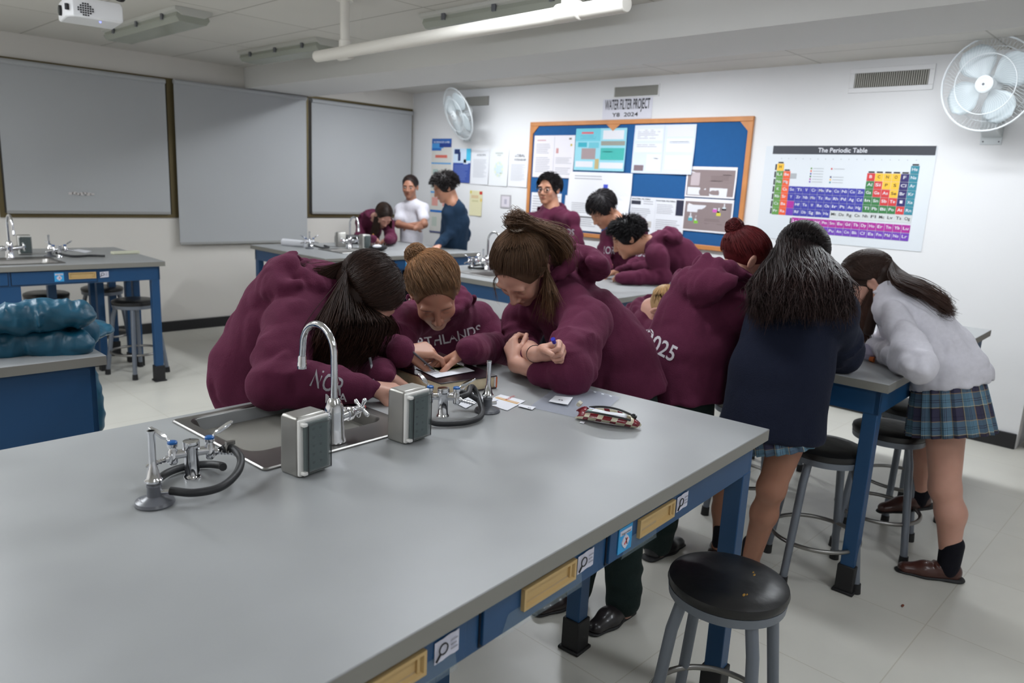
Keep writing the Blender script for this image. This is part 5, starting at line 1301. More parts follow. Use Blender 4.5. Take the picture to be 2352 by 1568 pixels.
def trousers(t, pel, feet, col, key, r=.10, knees=None, label=None):
    S = SDF([((8, 8, 5), .006, 0)]); 
    for i, (f) in enumerate(feet):
        hip = V3(*pel)*.85+V3(*f)*.15; hip[2] = pel[2]-.02; kn = knees[i] if knees else (hip+V3(*f))/2
        S.rc(hip, kn, r, .072, .04); S.rc(kn, V3(*f)+V3(0, 0, .035), .072, .064, .03, wr=(.08, .004, .4, 1))
    S.rc(V3(*pel)+V3(0, 0, .03), V3(*pel)-V3(0, 0, .06), .10, .115, .04)
    return sdf_part('trousers', [S], [cloth_mat(col, key)], t, .010)
def fan_fall(H, R, n, dirs_fn, ends_fn, **q): return [path_fall(H, *dirs_fn(), ends_fn(), **q) for _ in range(n)]
def skin_arm(S, s, e, w, r=(.036, .034, .024)): S.rc(e, w, r[1], r[2], .01); S.rc(s, e, r[0], r[1], .02); return S
M_mar = cloth_mat(MAR, 'maroon'); M_navy = cloth_mat((20, 25, 42), 'navy'); M_navb = cloth_mat((32, 52, 74), 'blue_navy'); M_shirt = cloth_mat((208, 206, 214), 'white_shirt', .05, .05)
MARF = [((6, 6, 6), .010, 0), ((16, 16, 9), .0050, 1), ((4, 13, 8), .0055, 1), ((34, 34, 26), .0012, 1)]
def hair_lower(S, a, b, ra, rb): S.rc(a, b, ra, rb, .03)

# ---------------------------------------------------------------- 1 dark-haired student writing
def p_writer():
    H = Frame(A_(838, 676, y=2.06), vd((1.45, 2.06), .52, .22, -.80), (0, 0, 1), 1.1); N = A_(764, 678, y=2.17)
    pel = A_(612, 985, y=2.36); wa = A_(592, 850, y=2.34); ch = A_(655, 735, y=2.27); up = A_(735, 680, y=2.20)
    rs, re, rw = A_(672, 748, y=2.10), A_(632, 880, z=.965), A_(835, 891, z=.950)
    ls, le, lw = A_(812, 745, y=2.30), A_(838, 850, y=2.20), A_(882, 862, z=.953)
    rd = nv(A_(868, 893, z=.945)-rw); R = hand_sdf(rw+rd*.012, rd, nv(V3(0, -.15, 1)-rd*.2), 1, curls=[(55, 50, 20), (60, 60, 35), (66, 65, 40), (68, 68, 42)], thumb=(30, 40, 15, 25), k=.98)
    ld = nv(A_(925, 884, z=.915)-lw); Lh = hand_sdf(lw+ld*.01, ld, (0, 0, 1), -1, curl=(22, 30, 20), k=.96, thumb=(40, 20, 10, 15))
    T = [(pel, .165), (wa, .172), (ch, .168), (up, .125), (N, .085)]
    legs = SDF().rc(pel, A_(600, 1000, y=2.42)*V3(1, 1, 0)+V3(0, 0, .1), .09, .06)
    feet = [V3(1.02, 2.42, .03), V3(1.28, 2.52, .03)]
    body = core(T, [(pel, f, .08, .045) for f in feet])
    t = make_person((1.15, 2.42, 0), 'person with long loose dark hair in a maroon hoodie, bent over writing by the sink', H, N, 1, [R, Lh], [(body, .014)])
    n = vd((1.1, 2.3), .35, .94, 0)
    S = garment(T, [(rs, re, rw, (.098, .082, .052)), (ls, le, lw, (.085, .07, .050))], n, MARF, shoulders=(rs, ls), sh_r=.088, wr=.007, fs=1.12)
    hood(S, N+V3(*vd(N, -.35, 0, .1))*.055, vd(N, -1, .1, .35), (0, 0, 1)+.5*V3(*vd(N, 1, 0, 0)), sc=1.15, drop=.06)
    o, P = sdf_part('hoodie', [S], [M_mar], t, .0065); bv = bvh_of(P)
    lettering(t, bv, 'MIA', A_(766, 919, y=1.9), vd(re, 1, 0, 0), (0, 0, 1), -V3(*vd(re, 0, 1, .25)), .026, .062, M_let, lab='white letters on the sleeve')
    lettering(t, bv, 'NOR', A_(742, 870, y=1.93), vd(ch, .93, .1, -.35), vd(ch, .35, 0, .93), -V3(*vd(ch, 0, 1, 0)), .046, .095, M_letd)
    trousers(t, pel, feet, (28, 36, 38), 'dark_green'); 
    for f in feet: shoe(t, f-V3(0, -.05, .03)*1, f+V3(.0, -.19, -.03), (26, 24, 26), False, h=.007)
    # hair
    Rg = np.random.default_rng(3); main = []; backs = []; dirs = scalp_dirs(4200, Rg, low=-.45)
    for d in dirs:
        j = Rg.normal(size=6)
        if d[0] < .22:      # near side: falls in front of the shoulder
            f = np.clip((d[1]+.8)/1.6, 0, 1); px = 752+128*f+j[0]*12; ex = (-.9, -.72+1.35*f+.06*j[1], -.15-.2*(1-abs(2*f-1)))
            ends = [A_(px+4+j[2]*7, 742, y=1.985+.03*j[3]), A_(px-14+j[2]*8, 795+j[4]*8, y=2.00+.03*j[3]), A_(px-26-18*f+j[2]*12, 828+j[4]*14, y=2.02+.03*j[3])]
            main.append(path_fall(H, d, ex, ends, 18, .006+.006*Rg.random(), wave=.004, ph=j[5]*2, wl=3))
        elif Rg.random() < .55:
            f = np.clip((d[1]+.8)/1.6, 0, 1); px = 840+70*f+j[0]*8; ex = (.85, -.1+.8*f, -.4)
            ends = [A_(px+2, 760, y=2.14+.02*j[3]), A_(px-8, 815+j[4]*12, y=2.12+.02*j[3]), A_(px-10, 850+j[4]*14, y=2.10)]
            main.append(path_fall(H, d, ex, ends, 16, .007, wave=.003, ph=j[5]*2, wl=3))
    for k in range(800):
        d = nv(V3(Rg.uniform(-.9, .6), Rg.uniform(-1, -.3), Rg.uniform(-.3, .7))); j = Rg.normal(size=4)
        ends = [A_(748+j[0]*8, 645+j[1]*14, y=2.12), A_(718+j[0]*10, 632+j[1]*9, y=2.17), A_(700+j[2]*14, 622+j[1]*12+abs(j[3])*8, y=2.20)]
        backs.append(path_fall(H, d, (-.3, -.95, -.25), ends, 14, .007, wave=.003, ph=j[3], wl=2))
    def ex(S):
        S.rc(H(-.055, .0, -.02), A_(812, 790, y=2.04), .055, .045, .04); S.rc(H(-.02, -.07, 0), A_(738, 645, y=2.19), .035, .02, .03)
        S.rc(H(.06, .0, -.02), A_(850, 800, y=2.13), .035, .03, .03)
    hair_object(t, H, [(main, .00095), (backs, .0009)], (50, 34, 28), tip=(1.25, 1.1, 1.0), extra=ex, hs=.005)
    # brown lighter lock lying on the hood
    return t, rw, rd
t1, rw1, rd1 = p_writer()
a = A_(850, 824, z=1.005); b = A_(866, 905, z=.905)
pn = MB(); dd = Vector(map(float, nv(b-a))); a_, b_ = Vector(map(float, a)), Vector(map(float, b))
pn.cyl(a_, b_-dd*.02, .0042, m=0, n=10).cyl(b_-dd*.02, b_, .0042, .001, m=1, n=10).cyl(a_-dd*.004, a_+dd*.02, .0046, m=1, n=10)
solo('pen', pn, [M_clear if 0 else mat('clear_pen', (190, 192, 200), .15, alpha=.75), M_grey], 'clear ballpoint pen in the hand of the dark-haired writing student', 'pen', loc=b_)

# ---------------------------------------------------------------- 2 blonde student with pencil
def p_blonde():
    H = Frame(A_(998, 672, y=2.16), vd((1.83, 2.16), .12, .68, -.72), (0, 0, 1), 1.1, roll=-.2); N = A_(1012, 715, y=2.32)
    pel = A_(1030, 930, y=2.58); wa = A_(1030, 850, y=2.52); ch = A_(1022, 775, y=2.42); up = A_(1015, 725, y=2.37)
    ls, le, lw = A_(1098, 735, y=2.36), A_(1150, 808, y=2.22), A_(1080, 802, z=1.01)
    rs, re, rw = A_(925, 742, y=2.30), A_(898, 812, y=2.14), A_(921, 812, z=1.005)
    rd = nv(A_(948, 808, z=1.01)-rw); R = hand_sdf(rw+rd*.0, rd, nv(V3(*vd(rw, -.2, .4, .8))), 1, curls=[(38, 35, 15), (60, 70, 40), (66, 75, 45), (70, 78, 45)], thumb=(32, 45, 10, 20), k=1.0)
    ld = nv(A_(1028, 826, z=.968)-lw); Lh = hand_sdf(lw+ld*.0, ld, nv((.1, .1, 1)), -1, curl=(16, 14, 8), k=1.02, thumb=(48, 14, 5, 5), spread=.6)
    T = [(pel, .15), (wa, .155), (ch, .165), (up, .12), (N, .085)]
    feet = [V3(2.12, 2.62, .03), V3(2.36, 2.66, .03)]
    t = make_person((2.2, 2.6, 0), 'person with tied-up wavy blonde hair in a maroon hoodie pointing a pencil at a worksheet', H, N, 0, [R, Lh], [(core(T, [(pel, f, .08, .045) for f in feet]), .014)])
    n = vd(N, .1, 1, 0)
    S = garment(T, [(ls, le, lw, (.082, .075, .052)), (rs, re, rw, (.078, .066, .05))], n, MARF, shoulders=(rs, ls), sh_r=.08, wr=.006, fs=1.15)
    hood(S, N+V3(0, 0, .02), vd(N, 0, -1, .15), (0, 0, 1), sc=1.12, drop=.05)
    o, P = sdf_part('hoodie', [S], [M_mar], t, .0065); bv = bvh_of(P)
    lettering(t, bv, 'NORTHLANDS', A_(1012, 792, y=2.30), vd(N, .97, 0, .22), vd(N, -.2, .2, .95), -V3(*vd(N, 0, 1, .1)), .045, .36, M_let, dist=.13, lab='grey lettering across the chest')
    c = MB(); c.tube([tuple(N+V3(*vd(N, math.sin(a), math.cos(a), 0))*.062+V3(0, 0, .035)) for a in [PI*(-.75+1.0*i/9) for i in range(10)]], .010, n=8)
    part('shirt_collar', c, M_shirt, t, world=True)
    trousers(t, pel, feet, (28, 36, 38), 'dark_green')
    for f in feet: shoe(t, f+V3(0, .05, -.03), f+V3(.0, -.19, -.03), (26, 24, 26), False, h=.008)
    part('earring', MB().sphere(H(-.088, -.004, -.032), .0045, 0, 10, 8), mat('pearl', (226, 214, 204), .2), t, world=True)
    Rg = np.random.default_rng(4); P1 = []; tie = nv(V3(-.42, -.66, .42))
    for d in scalp_dirs(4200, Rg, low=-.5, zmin_front=.15):
        if abs(d[0]) < .045 and d[1] > .1: continue
        P1.append(path_tied(H, d, slerp(tie, nv(V3(*Rg.normal(size=3))), .06), 15, .008+.006*Rg.random(), wave=.0042, ph=Rg.uniform(0, 1.5)+d[0]*9))
    bun = []; c0 = skull_pt(H, tie, .020)
    for k in range(900):
        e = nv(Rg.normal(size=3)); f = nv(np.cross(e, Rg.normal(size=3))); r = .034*Rg.uniform(.75, 1.25); a0 = Rg.uniform(0, 6)
        bun.append(np.array([c0+(e*math.cos(a0+s*3.2)+f*math.sin(a0+s*3.2))*r*(1+.12*math.sin(s*5)) for s in np.linspace(0, 1, 10)]))
    o = hair_object(t, H, [(P1, .00085), (bun, .00085)], (128, 98, 72), tip=(1.75, 1.5, 1.2), var=.34, cutz=.150, extra=lambda S: S.el(c0, [.036]*3, None, .01), hs=.0045)
    return t
t2 = p_blonde()
a = Vector(map(float, A_(948, 808, z=1.02))); b = Vector(map(float, A_(999, 851, z=.952))); a = a+(a-b)*.35; dd = (b-a).normalized()
solo('pencil', MB().cyl(a, b-dd*.018, .0036, m=0, n=8).cyl(b-dd*.018, b, .0036, .0006, m=1, n=8), [mat('grey_pencil', (96, 92, 98), .35, .4), M_ink], 'dark pencil held over the worksheet by the blonde student', 'pencil', loc=b)

# ---------------------------------------------------------------- 3 ponytail student, arms folded on the bench end
def p_pony():
    H = Frame(A_(1200, 618, x=2.06), vd((2.06, 1.9), -.30, .42, -.86), (0, 0, 1), 1.13, roll=.12); N = A_(1268, 655, x=2.18)
    pel = A_(1445, 905, x=2.40); wa = A_(1410, 815, x=2.36); ch = A_(1345, 745, x=2.30); up = A_(1295, 692, x=2.24)
    s1, e1, w1 = A_(1345, 745, x=2.14), A_(1305, 852, z=.965), A_(1258, 856, z=.955)
    s2, e2, w2 = A_(1200, 730, x=2.22), A_(1192, 792, x=2.15), A_(1214, 808, x=1.92)
    f1 = A_(1184, 836, z=.955); g1 = nv(f1-w1); h2 = A_(1234, 814, x=1.80); g2 = nv(h2-w2)
    # near forearm and hand tucked under the other elbow
    A1 = SDF(); A1.rc(e1, w1, .036, .034, .02); A1.rc(w1, f1, .035, .028, .02); A1.grp(hand_sdf(f1-V3(0, 0, .0), V3(*vd(f1, -.25, -.65, .70)), V3(*vd(f1, -.75, .5, .3)), 1, curl=(45, 45, 25), k=.88), .012)
    A2 = SDF(); A2.rc(e2, w2, .042, .038, .02); A2.rc(w2, h2-g2*.012, .036, .026, .02)
    Fh = hand_sdf(h2-g2*.01, nv(V3(*vd(h2, .84, .36, .30))), nv(V3(*vd(h2, .15, -.85, .35))), 1, curls=[(78, 88, 50), (82, 92, 55), (84, 94, 55), (86, 94, 55)], thumb=(30, 50, 20, 30), k=.95)
    A2.grp(Fh, .01)
    T = [(pel, .165), (wa, .165), (ch, .165), (up, .125), (N, .085)]
    feet = [V3(2.16, 1.42, .03), V3(2.10, 1.60, .03)]
    t = make_person((2.3, 1.42, 0), 'person with brown ponytail and white hair tie, arms folded on the bench corner', H, N, 1, [A1, A2], [(core(T, [(pel, f, .08, .045) for f in feet]), .014)])
    n = vd(ch, .25, .97, 0)
    S = garment(T, [(s1, e1, w1, (.098, .088, .056)), (s2, e2, w2, (.078, .060, .048))], n, MARF, shoulders=(s1, s2), sh_r=.088, wr=.0085, fs=1.12)
    hood(S, N+V3(*vd(N, .15, 0, .35))*.05, vd(N, .8, -.4, .35), (0, 0, 1)+.3*V3(*vd(N, -1, 0, 0)), sc=1.08, drop=.06)
    o, P = sdf_part('hoodie', [S], [M_mar], t, .0065); bv = bvh_of(P)
    trousers(t, pel, feet, (24, 36, 34), 'deep_green', r=.095)
    shoe(t, feet[0]+V3(.05, .0, -.03), feet[0]+V3(-.19, .0, -.03), (30, 26, 28), False, h=.006); shoe(t, feet[1]+V3(.05, .0, -.03), feet[1]+V3(-.19, .04, -.03), (36, 24, 24), False, h=.006)
    br = MB(); c = h2-g2*.045; x, y, _ = basis(Vector(map(float, g2))); br.tube([Vector(map(float, c))+(x*math.cos(a)+y*math.sin(a))*.029 for a in [2*PI*i/20 for i in range(20)]], .0016, n=6, closed=True)
    part('bracelet', br, M_ink, t, world=True)
    Rg = np.random.default_rng(5); tie = nv(V3(.05, -.62, .80)); P1 = []; c0 = skull_pt(H, tie, .012)
    for d in scalp_dirs(4500, Rg, low=-.5, zmin_front=.17):
        if abs(d[0]) < .03 and d[1] > .35: continue
        P1.append(path_tied(H, d, slerp(tie, nv(V3(*Rg.normal(size=3))), .05), 13, .008+.005*Rg.random(), wave=.0008, ph=Rg.uniform(0, 6)))
    tail = []; tend = A_(1345, 600, x=2.20)
    for k in range(1300):
        j = Rg.normal(size=6); a0 = c0+V3(*j[:3])*.008
        q = [a0, c0+H.u*.045-H.f*.02+V3(*j[:3])*.016, A_(1262+j[3]*9, 535+j[4]*9, x=2.12+.02*j[5]), A_(1292+j[3]*12, 568+j[4]*14, x=2.17+.02*j[5]), A_(1278+j[3]*18, 606+j[4]*16, x=2.19+.02*j[5])]
        P_ = bez([Vector(map(float, v)) for v in q], 4); P_ = np.array([tuple(v) for v in P_])[:16]; ph = Rg.uniform(0, 6); s = np.linspace(0, 1, len(P_)); P_[:, 2] += .006*np.sin(s*12+ph)*s; tail.append(P_)
    side = []
    for k in range(500):
        j = Rg.normal(size=5); d = nv(V3(Rg.uniform(.75, 1), Rg.uniform(-.6, .35), Rg.uniform(-.2, .35)))
        side.append(path_fall(H, d, (.97, -.05, -.3), [A_(1262+j[0]*9, 680+j[1]*6, x=2.09+.02*j[3]), A_(1262+j[0]*15, 712+j[1]*16, x=2.10+.02*j[3])], 12, .008+.006*Rg.random(), wave=.006, ph=j[2]*2, wl=2))
    fly = [path_fall(H, nv(V3(-.5, .75, .35)), (-.85, .5, -.2), [A_(1135+Rg.normal()*3, 650, x=2.04), A_(1142+Rg.normal()*4, 690+Rg.normal()*4, x=2.03)], 12, .006) for k in range(12)]
    def ex(S): S.rc(c0, A_(1258, 545, x=2.13), .022, .035, .01); S.rc(A_(1258, 545, x=2.13), A_(1285, 585, x=2.18), .035, .03, .01)
    hair_object(t, H, [(P1, .00085), (tail, .0008), (side, .0008), (fly, .0006)], (92, 70, 54), tip=(1.35, 1.25, 1.1), var=.3, cutz=.152, extra=ex, hs=.0045)
    ring = MB(); e1_ = Vector(map(float, c0+H.u*.018-H.f*.006)); ax = Vector(map(float, nv(H.u*.8-H.f*.5))); x, y, _ = basis(ax); ring.tube([e1_+(x*math.cos(a)+y*math.sin(a))*.024 for a in [2*PI*i/24 for i in range(24)]], .0065, n=8, closed=True)
    part('hair_tie', ring, mat('cream_tie', (226, 214, 200), .6), t, world=True, label='white hair tie')
    return t, h2, g2
t3, h3, g3 = p_pony()
c = Vector(map(float, h3+V3(*vd(h3, .84, .36, .30))*.062+V3(*vd(h3, 0, .6, .8))*.040)); e = vd(h3, -.25, .55, .6)
solo('pen', MB().cyl(c-e*.10, c+e*.006, .0042, m=1, n=10).cyl(c+e*.004, c+e*.024, .0068, .0075, m=0, n=14), [mat('blue_cap', (36, 40, 170), .35), M_white], 'blue-capped pen held in the fist of the ponytail student', 'pen', loc=c-e*.10)

# ---------------------------------------------------------------- 4 red-haired student seen from behind
def p_red():
    H = Frame(A_(1710, 598, x=2.93), vd((2.93, 1.45), .80, -.40, -.42), (0, 0, 1), 1.0); N = A_(1682, 648, x=2.86)
    pel = A_(1575, 915, x=2.64); wa = A_(1572, 820, x=2.66); ch = A_(1610, 730, x=2.74); up = A_(1650, 680, x=2.80)
    rs, re, rw = A_(1705, 712, x=2.78), A_(1700, 800, x=2.98), A_(1765, 790, z=.95)
    ls, le, lw = A_(1575, 690, x=2.98), A_(1600, 750, x=3.15), A_(1650, 760, x=3.25)
    T = [(pel, .165), (wa, .185), (ch, .180), (up, .13), (N, .085)]
    feet = [V3(2.66, 1.60, .03), V3(2.88, 1.86, .03)]
    t = make_person((2.7, 1.7, 0), 'person with red hair in a high bun wearing a maroon hoodie numbered on the back', H, N, 1, [], [(core(T, [(pel, f, .08, .045) for f in feet]), .014)])
    n = vd(ch, .1, 1, .2)
    S = garment(T, [(rs, re, rw, (.085, .072, .05)), (ls, le, lw, (.08, .07, .05))], n, MARF, shoulders=(rs, ls), sh_r=.085, fs=1.35)
    hood(S, N+V3(*vd(N, -.3, .3, .1))*.05, vd(N, -.75, .75, .1), (0, 0, 1), sc=1.25, drop=.10)
    o, P = sdf_part('hoodie', [S], [M_mar], t, .007); bv = bvh_of(P)
    lettering(t, bv, '2025', A_(1510, 806, x=2.55), vd(ch, .93, 0, -.35), vd(ch, .33, 0, .93), -V3(*vd(ch, 0, 1, 0)), .062, .135, M_let, lab='white number on the back')
    trousers(t, pel, feet, (24, 34, 34), 'deep_green', r=.11)
    for f in feet: shoe(t, f+V3(-.06, 0, -.03), f+V3(.19, -.02, -.03), (24, 24, 28), False, h=.008)
    Rg = np.random.default_rng(6); tie = nv(V3(.1, -.80, .58)); c0 = skull_pt(H, tie, .018); P1 = []
    for d in scalp_dirs(2400, Rg, low=-.5): P1.append(path_tied(H, d, slerp(tie, nv(V3(*Rg.normal(size=3))), .05), 12, .006+.004*Rg.random(), wave=.0008, ph=Rg.uniform(0, 6)))
    bun = []
    for k in range(380):
        e = nv(Rg.normal(size=3)); f = nv(np.cross(e, Rg.normal(size=3))); r = .030*Rg.uniform(.7, 1.35); a0 = Rg.uniform(0, 6)
        bun.append(np.array([c0+(e*math.cos(a0+s*3.4)+f*math.sin(a0+s*3.4))*r for s in np.linspace(0, 1, 9)]))
    hair_object(t, H, [(P1, .0011), (bun, .0011)], (92, 30, 32), tip=(.75, .7, .8), var=.25, extra=lambda S: S.el(c0, [.03]*3, None, .01), hs=.005)
t4 = p_red()

# ---------------------------------------------------------------- skirts and legs
def plaid():
    m = mat('plaid', (120, 150, 170), .85, bump=.1, bscale=300); nt = m.node_tree; N = nt.nodes; L = nt.links; b = N['Principled BSDF']
    uv = N.new('ShaderNodeAttribute'); uv.attribute_name = 'puv'; sp = N.new('ShaderNodeSeparateXYZ'); L.new(uv.outputs['Vector'], sp.inputs[0])
    def ramp(src, stops):
        mt = N.new('ShaderNodeMath'); mt.operation = 'FRACT'; L.new(src, mt.inputs[0]); r = N.new('ShaderNodeValToRGB'); r.color_ramp.interpolation = 'CONSTANT'
        els = r.color_ramp.elements; els[0].position = 0; els[0].color = (*srgb(stops[0][1]), 1); els[1].position = stops[1][0]; els[1].color = (*srgb(stops[1][1]), 1)
        for p, c in stops[2:]: e = els.new(p); e.color = (*srgb(c), 1)
        L.new(mt.outputs[0], r.inputs[0]); return r
    st = [(0, (88, 122, 142)), (.20, (22, 24, 44)), (.225, (92, 126, 146)), (.27, (22, 24, 44)), (.295, (88, 122, 142)), (.46, (196, 188, 156)), (.485, (60, 44, 40)), (.52, (50, 48, 72)), (.80, (30, 28, 56)), (.84, (50, 48, 72)), (.97, (176, 146, 100))]
    r1 = ramp(sp.outputs['X'], st); r2 = ramp(sp.outputs['Y'], st)
    mx = N.new('ShaderNodeMix'); mx.data_type = 'RGBA'; mx.inputs[0].default_value = .5; L.new(r1.outputs[0], mx.inputs[6]); L.new(r2.outputs[0], mx.inputs[7]); L.new(mx.outputs[2], b.inputs['Base Color']); return m
M_plaid = plaid()
def skirt(t, top, bot, r0, r1, label=None, pleats=22, rot=0, fs=.8, axis_x=(1, 0, 0), uvk=(10, 7)):
    top, bot = V3(*top), V3(*bot); d = nv(bot-top); L = float(np.linalg.norm(bot-top)); x = V3(*axis_x); x = nv(x-d*(x@d)); y = np.cross(d, x); n = pleats*6; K = 14; vs = []; uv = []
    for k in range(K+1):
        v = k/K; r = r0+(r1-r0)*v**.8
        for i in range(n):
            a = 2*PI*i/n+rot; fr = (i % 6)/6; pl_ = (fr if fr < .7 else (1-fr)*.7/.3*1.0)*.020*(.25+v); rr = r+pl_-.008*v+.01*v*math.sin(a*3+1)
            vs.append(tuple(top+d*(v*L+.006*math.sin(a*2)*v)+(x*math.cos(a)+y*math.sin(a)*fs)*rr)); uv.append((i/n*uvk[0], v*uvk[1]*.34+.05, 0))
    fs_ = [(k*n+i, k*n+(i+1) % n, (k+1)*n+(i+1) % n, (k+1)*n+i) for k in range(K) for i in range(n)]
    m = MB().add(vs, fs_); o = part('skirt', m, M_plaid, t, world=True, label=label); me = o.data
    at_ = me.attributes.new('puv', 'FLOAT_VECTOR', 'POINT'); at_.data.foreach_set('vector', np.array(uv, np.float32).ravel())
    so = o.modifiers.new('s', 'SOLIDIFY'); so.thickness = .003; return o
def leg_sdf(hip, kn, an, r=(.078, .052, .034), calf=(0, 0, 0)):
    S = SDF(); hip, kn, an = V3(*hip), V3(*kn), V3(*an); S.rc(hip, kn, r[0], r[1], .02); m = kn+(an-kn)*.32+V3(*calf)*.018; S.rc(kn, m, r[1]*.93, r[1]*.98, .03); S.rc(m, an, r[1]*.98, r[2], .03); S.el(kn, [r[1]*.98]*3, None, .02); S.rc(an, an-V3(0, 0, .04), r[2], r[2], .02); return S
# ---------------------------------------------------------------- 5 navy student from behind, long wavy hair
def p_navy():
    H = Frame(A_(1840, 596, x=2.96), vd((2.96, 1.26), .25, -.80, -.52), (0, 0, 1), 1.08); N = A_(1835, 660, x=2.88)
    pel = A_(1772, 985, x=2.68); wa = A_(1790, 860, x=2.70); ch = A_(1820, 745, x=2.76); up = A_(1832, 690, x=2.84)
    rs, re, rw = A_(1918, 720, x=2.80), A_(1935, 812, z=.975), A_(1945, 792, x=3.12)
    ls, le, lw = A_(1745, 720, x=2.84), A_(1725, 800, x=3.0), A_(1760, 780, x=3.15)
    T = [(pel, .200), (wa, .185), (ch, .172), (up, .13), (N, .08)]
    an = [A_(1722, 1292, z=.07), A_(1655, 1255, z=.07)]
    kn = [A_(1772, 1120, x=2.67), A_(1668, 1130, x=2.86)]; hp = [A_(1812, 1000, x=2.70), A_(1700, 985, x=2.80)]
    Lg = [(leg_sdf(hp[i], kn[i], an[i], (.070, .050, .034)), .006) for i in (0, 1)]
    t = make_person((2.75, 1.28, 0), 'person with very long wavy dark hair in navy sweatshirt and plaid skirt, from behind', H, N, 2, [], [(core(T), .014)]+Lg)
    n = vd(ch, .0, 1, .2)
    S = garment(T, [(rs, re, rw, (.085, .078, .055)), (ls, le, lw, (.085, .078, .055))], n, [((5, 5, 5), .008, 0), ((15, 15, 8), .0025, 1)], shoulders=(rs, ls), sh_r=.085, fs=1.3, hemr=.200)
    sdf_part('sweatshirt', [S], [M_navy], t, .008)
    skirt(t, A_(1785, 940, x=2.71), A_(1798, 1020, x=2.72), .15, .172, fs=.85)
    for i in (0, 1):
        a = an[i]; sock(t, a+V3(0, 0, .085), a-V3(0, 0, .02), .0395, .038); shoe(t, V3(a[0]-.045, a[1], 0), V3(a[0]+.17, a[1]+.07, 0), (40, 26, 24), True, h=.006)
    Rg = np.random.default_rng(8); M = []
    for d in scalp_dirs(6500, Rg, low=-.5, zmin_front=.1):
        j = Rg.normal(size=6); s = d[0]*1.1; px = 1840-s*100+j[0]*15; ey = 712+j[1]*16+8*abs(s)-60*Rg.random()**5; xo = 2.76+.035*j[3]-.02*(1-abs(s))
        # exit over the back of the head
        exd = (s*1.05, -.75-.1*Rg.random(), -.25)
        ends = [A_(1842-s*78+j[0]*8, 628, x=2.68+.02*j[3]), A_(1840-s*94+j[0]*12, 664, x=2.60+.02*j[3]), A_((px+1840-s*97)/2, (664+ey)/2, x=2.575+.02*j[3]), A_(px, ey, x=2.565+.02*j[3])]
        M.append(path_fall(H, d, exd, ends, 26, .008+.008*Rg.random(), wave=.011, ph=round(px/14)*2.3+round(j[3])*1.7+j[5]*.35, wl=3.2))
    def ex(S):
        S.rc(H(0, -.05, .0), A_(1840, 660, x=2.70), .06, .085, .03, flat=n, fs=2.6); S.rc(A_(1800, 655, x=2.70), A_(1775, 690, x=2.62), .055, .05, .03, flat=n, fs=2.4); S.rc(A_(1880, 655, x=2.70), A_(1900, 695, x=2.64), .055, .05, .03, flat=n, fs=2.4)
    hair_object(t, H, [(M, .00125)], (30, 24, 24), tip=(1.9, 1.3, 1.15), var=.45, rough=.36, extra=ex, hs=.006)
t5 = p_navy()
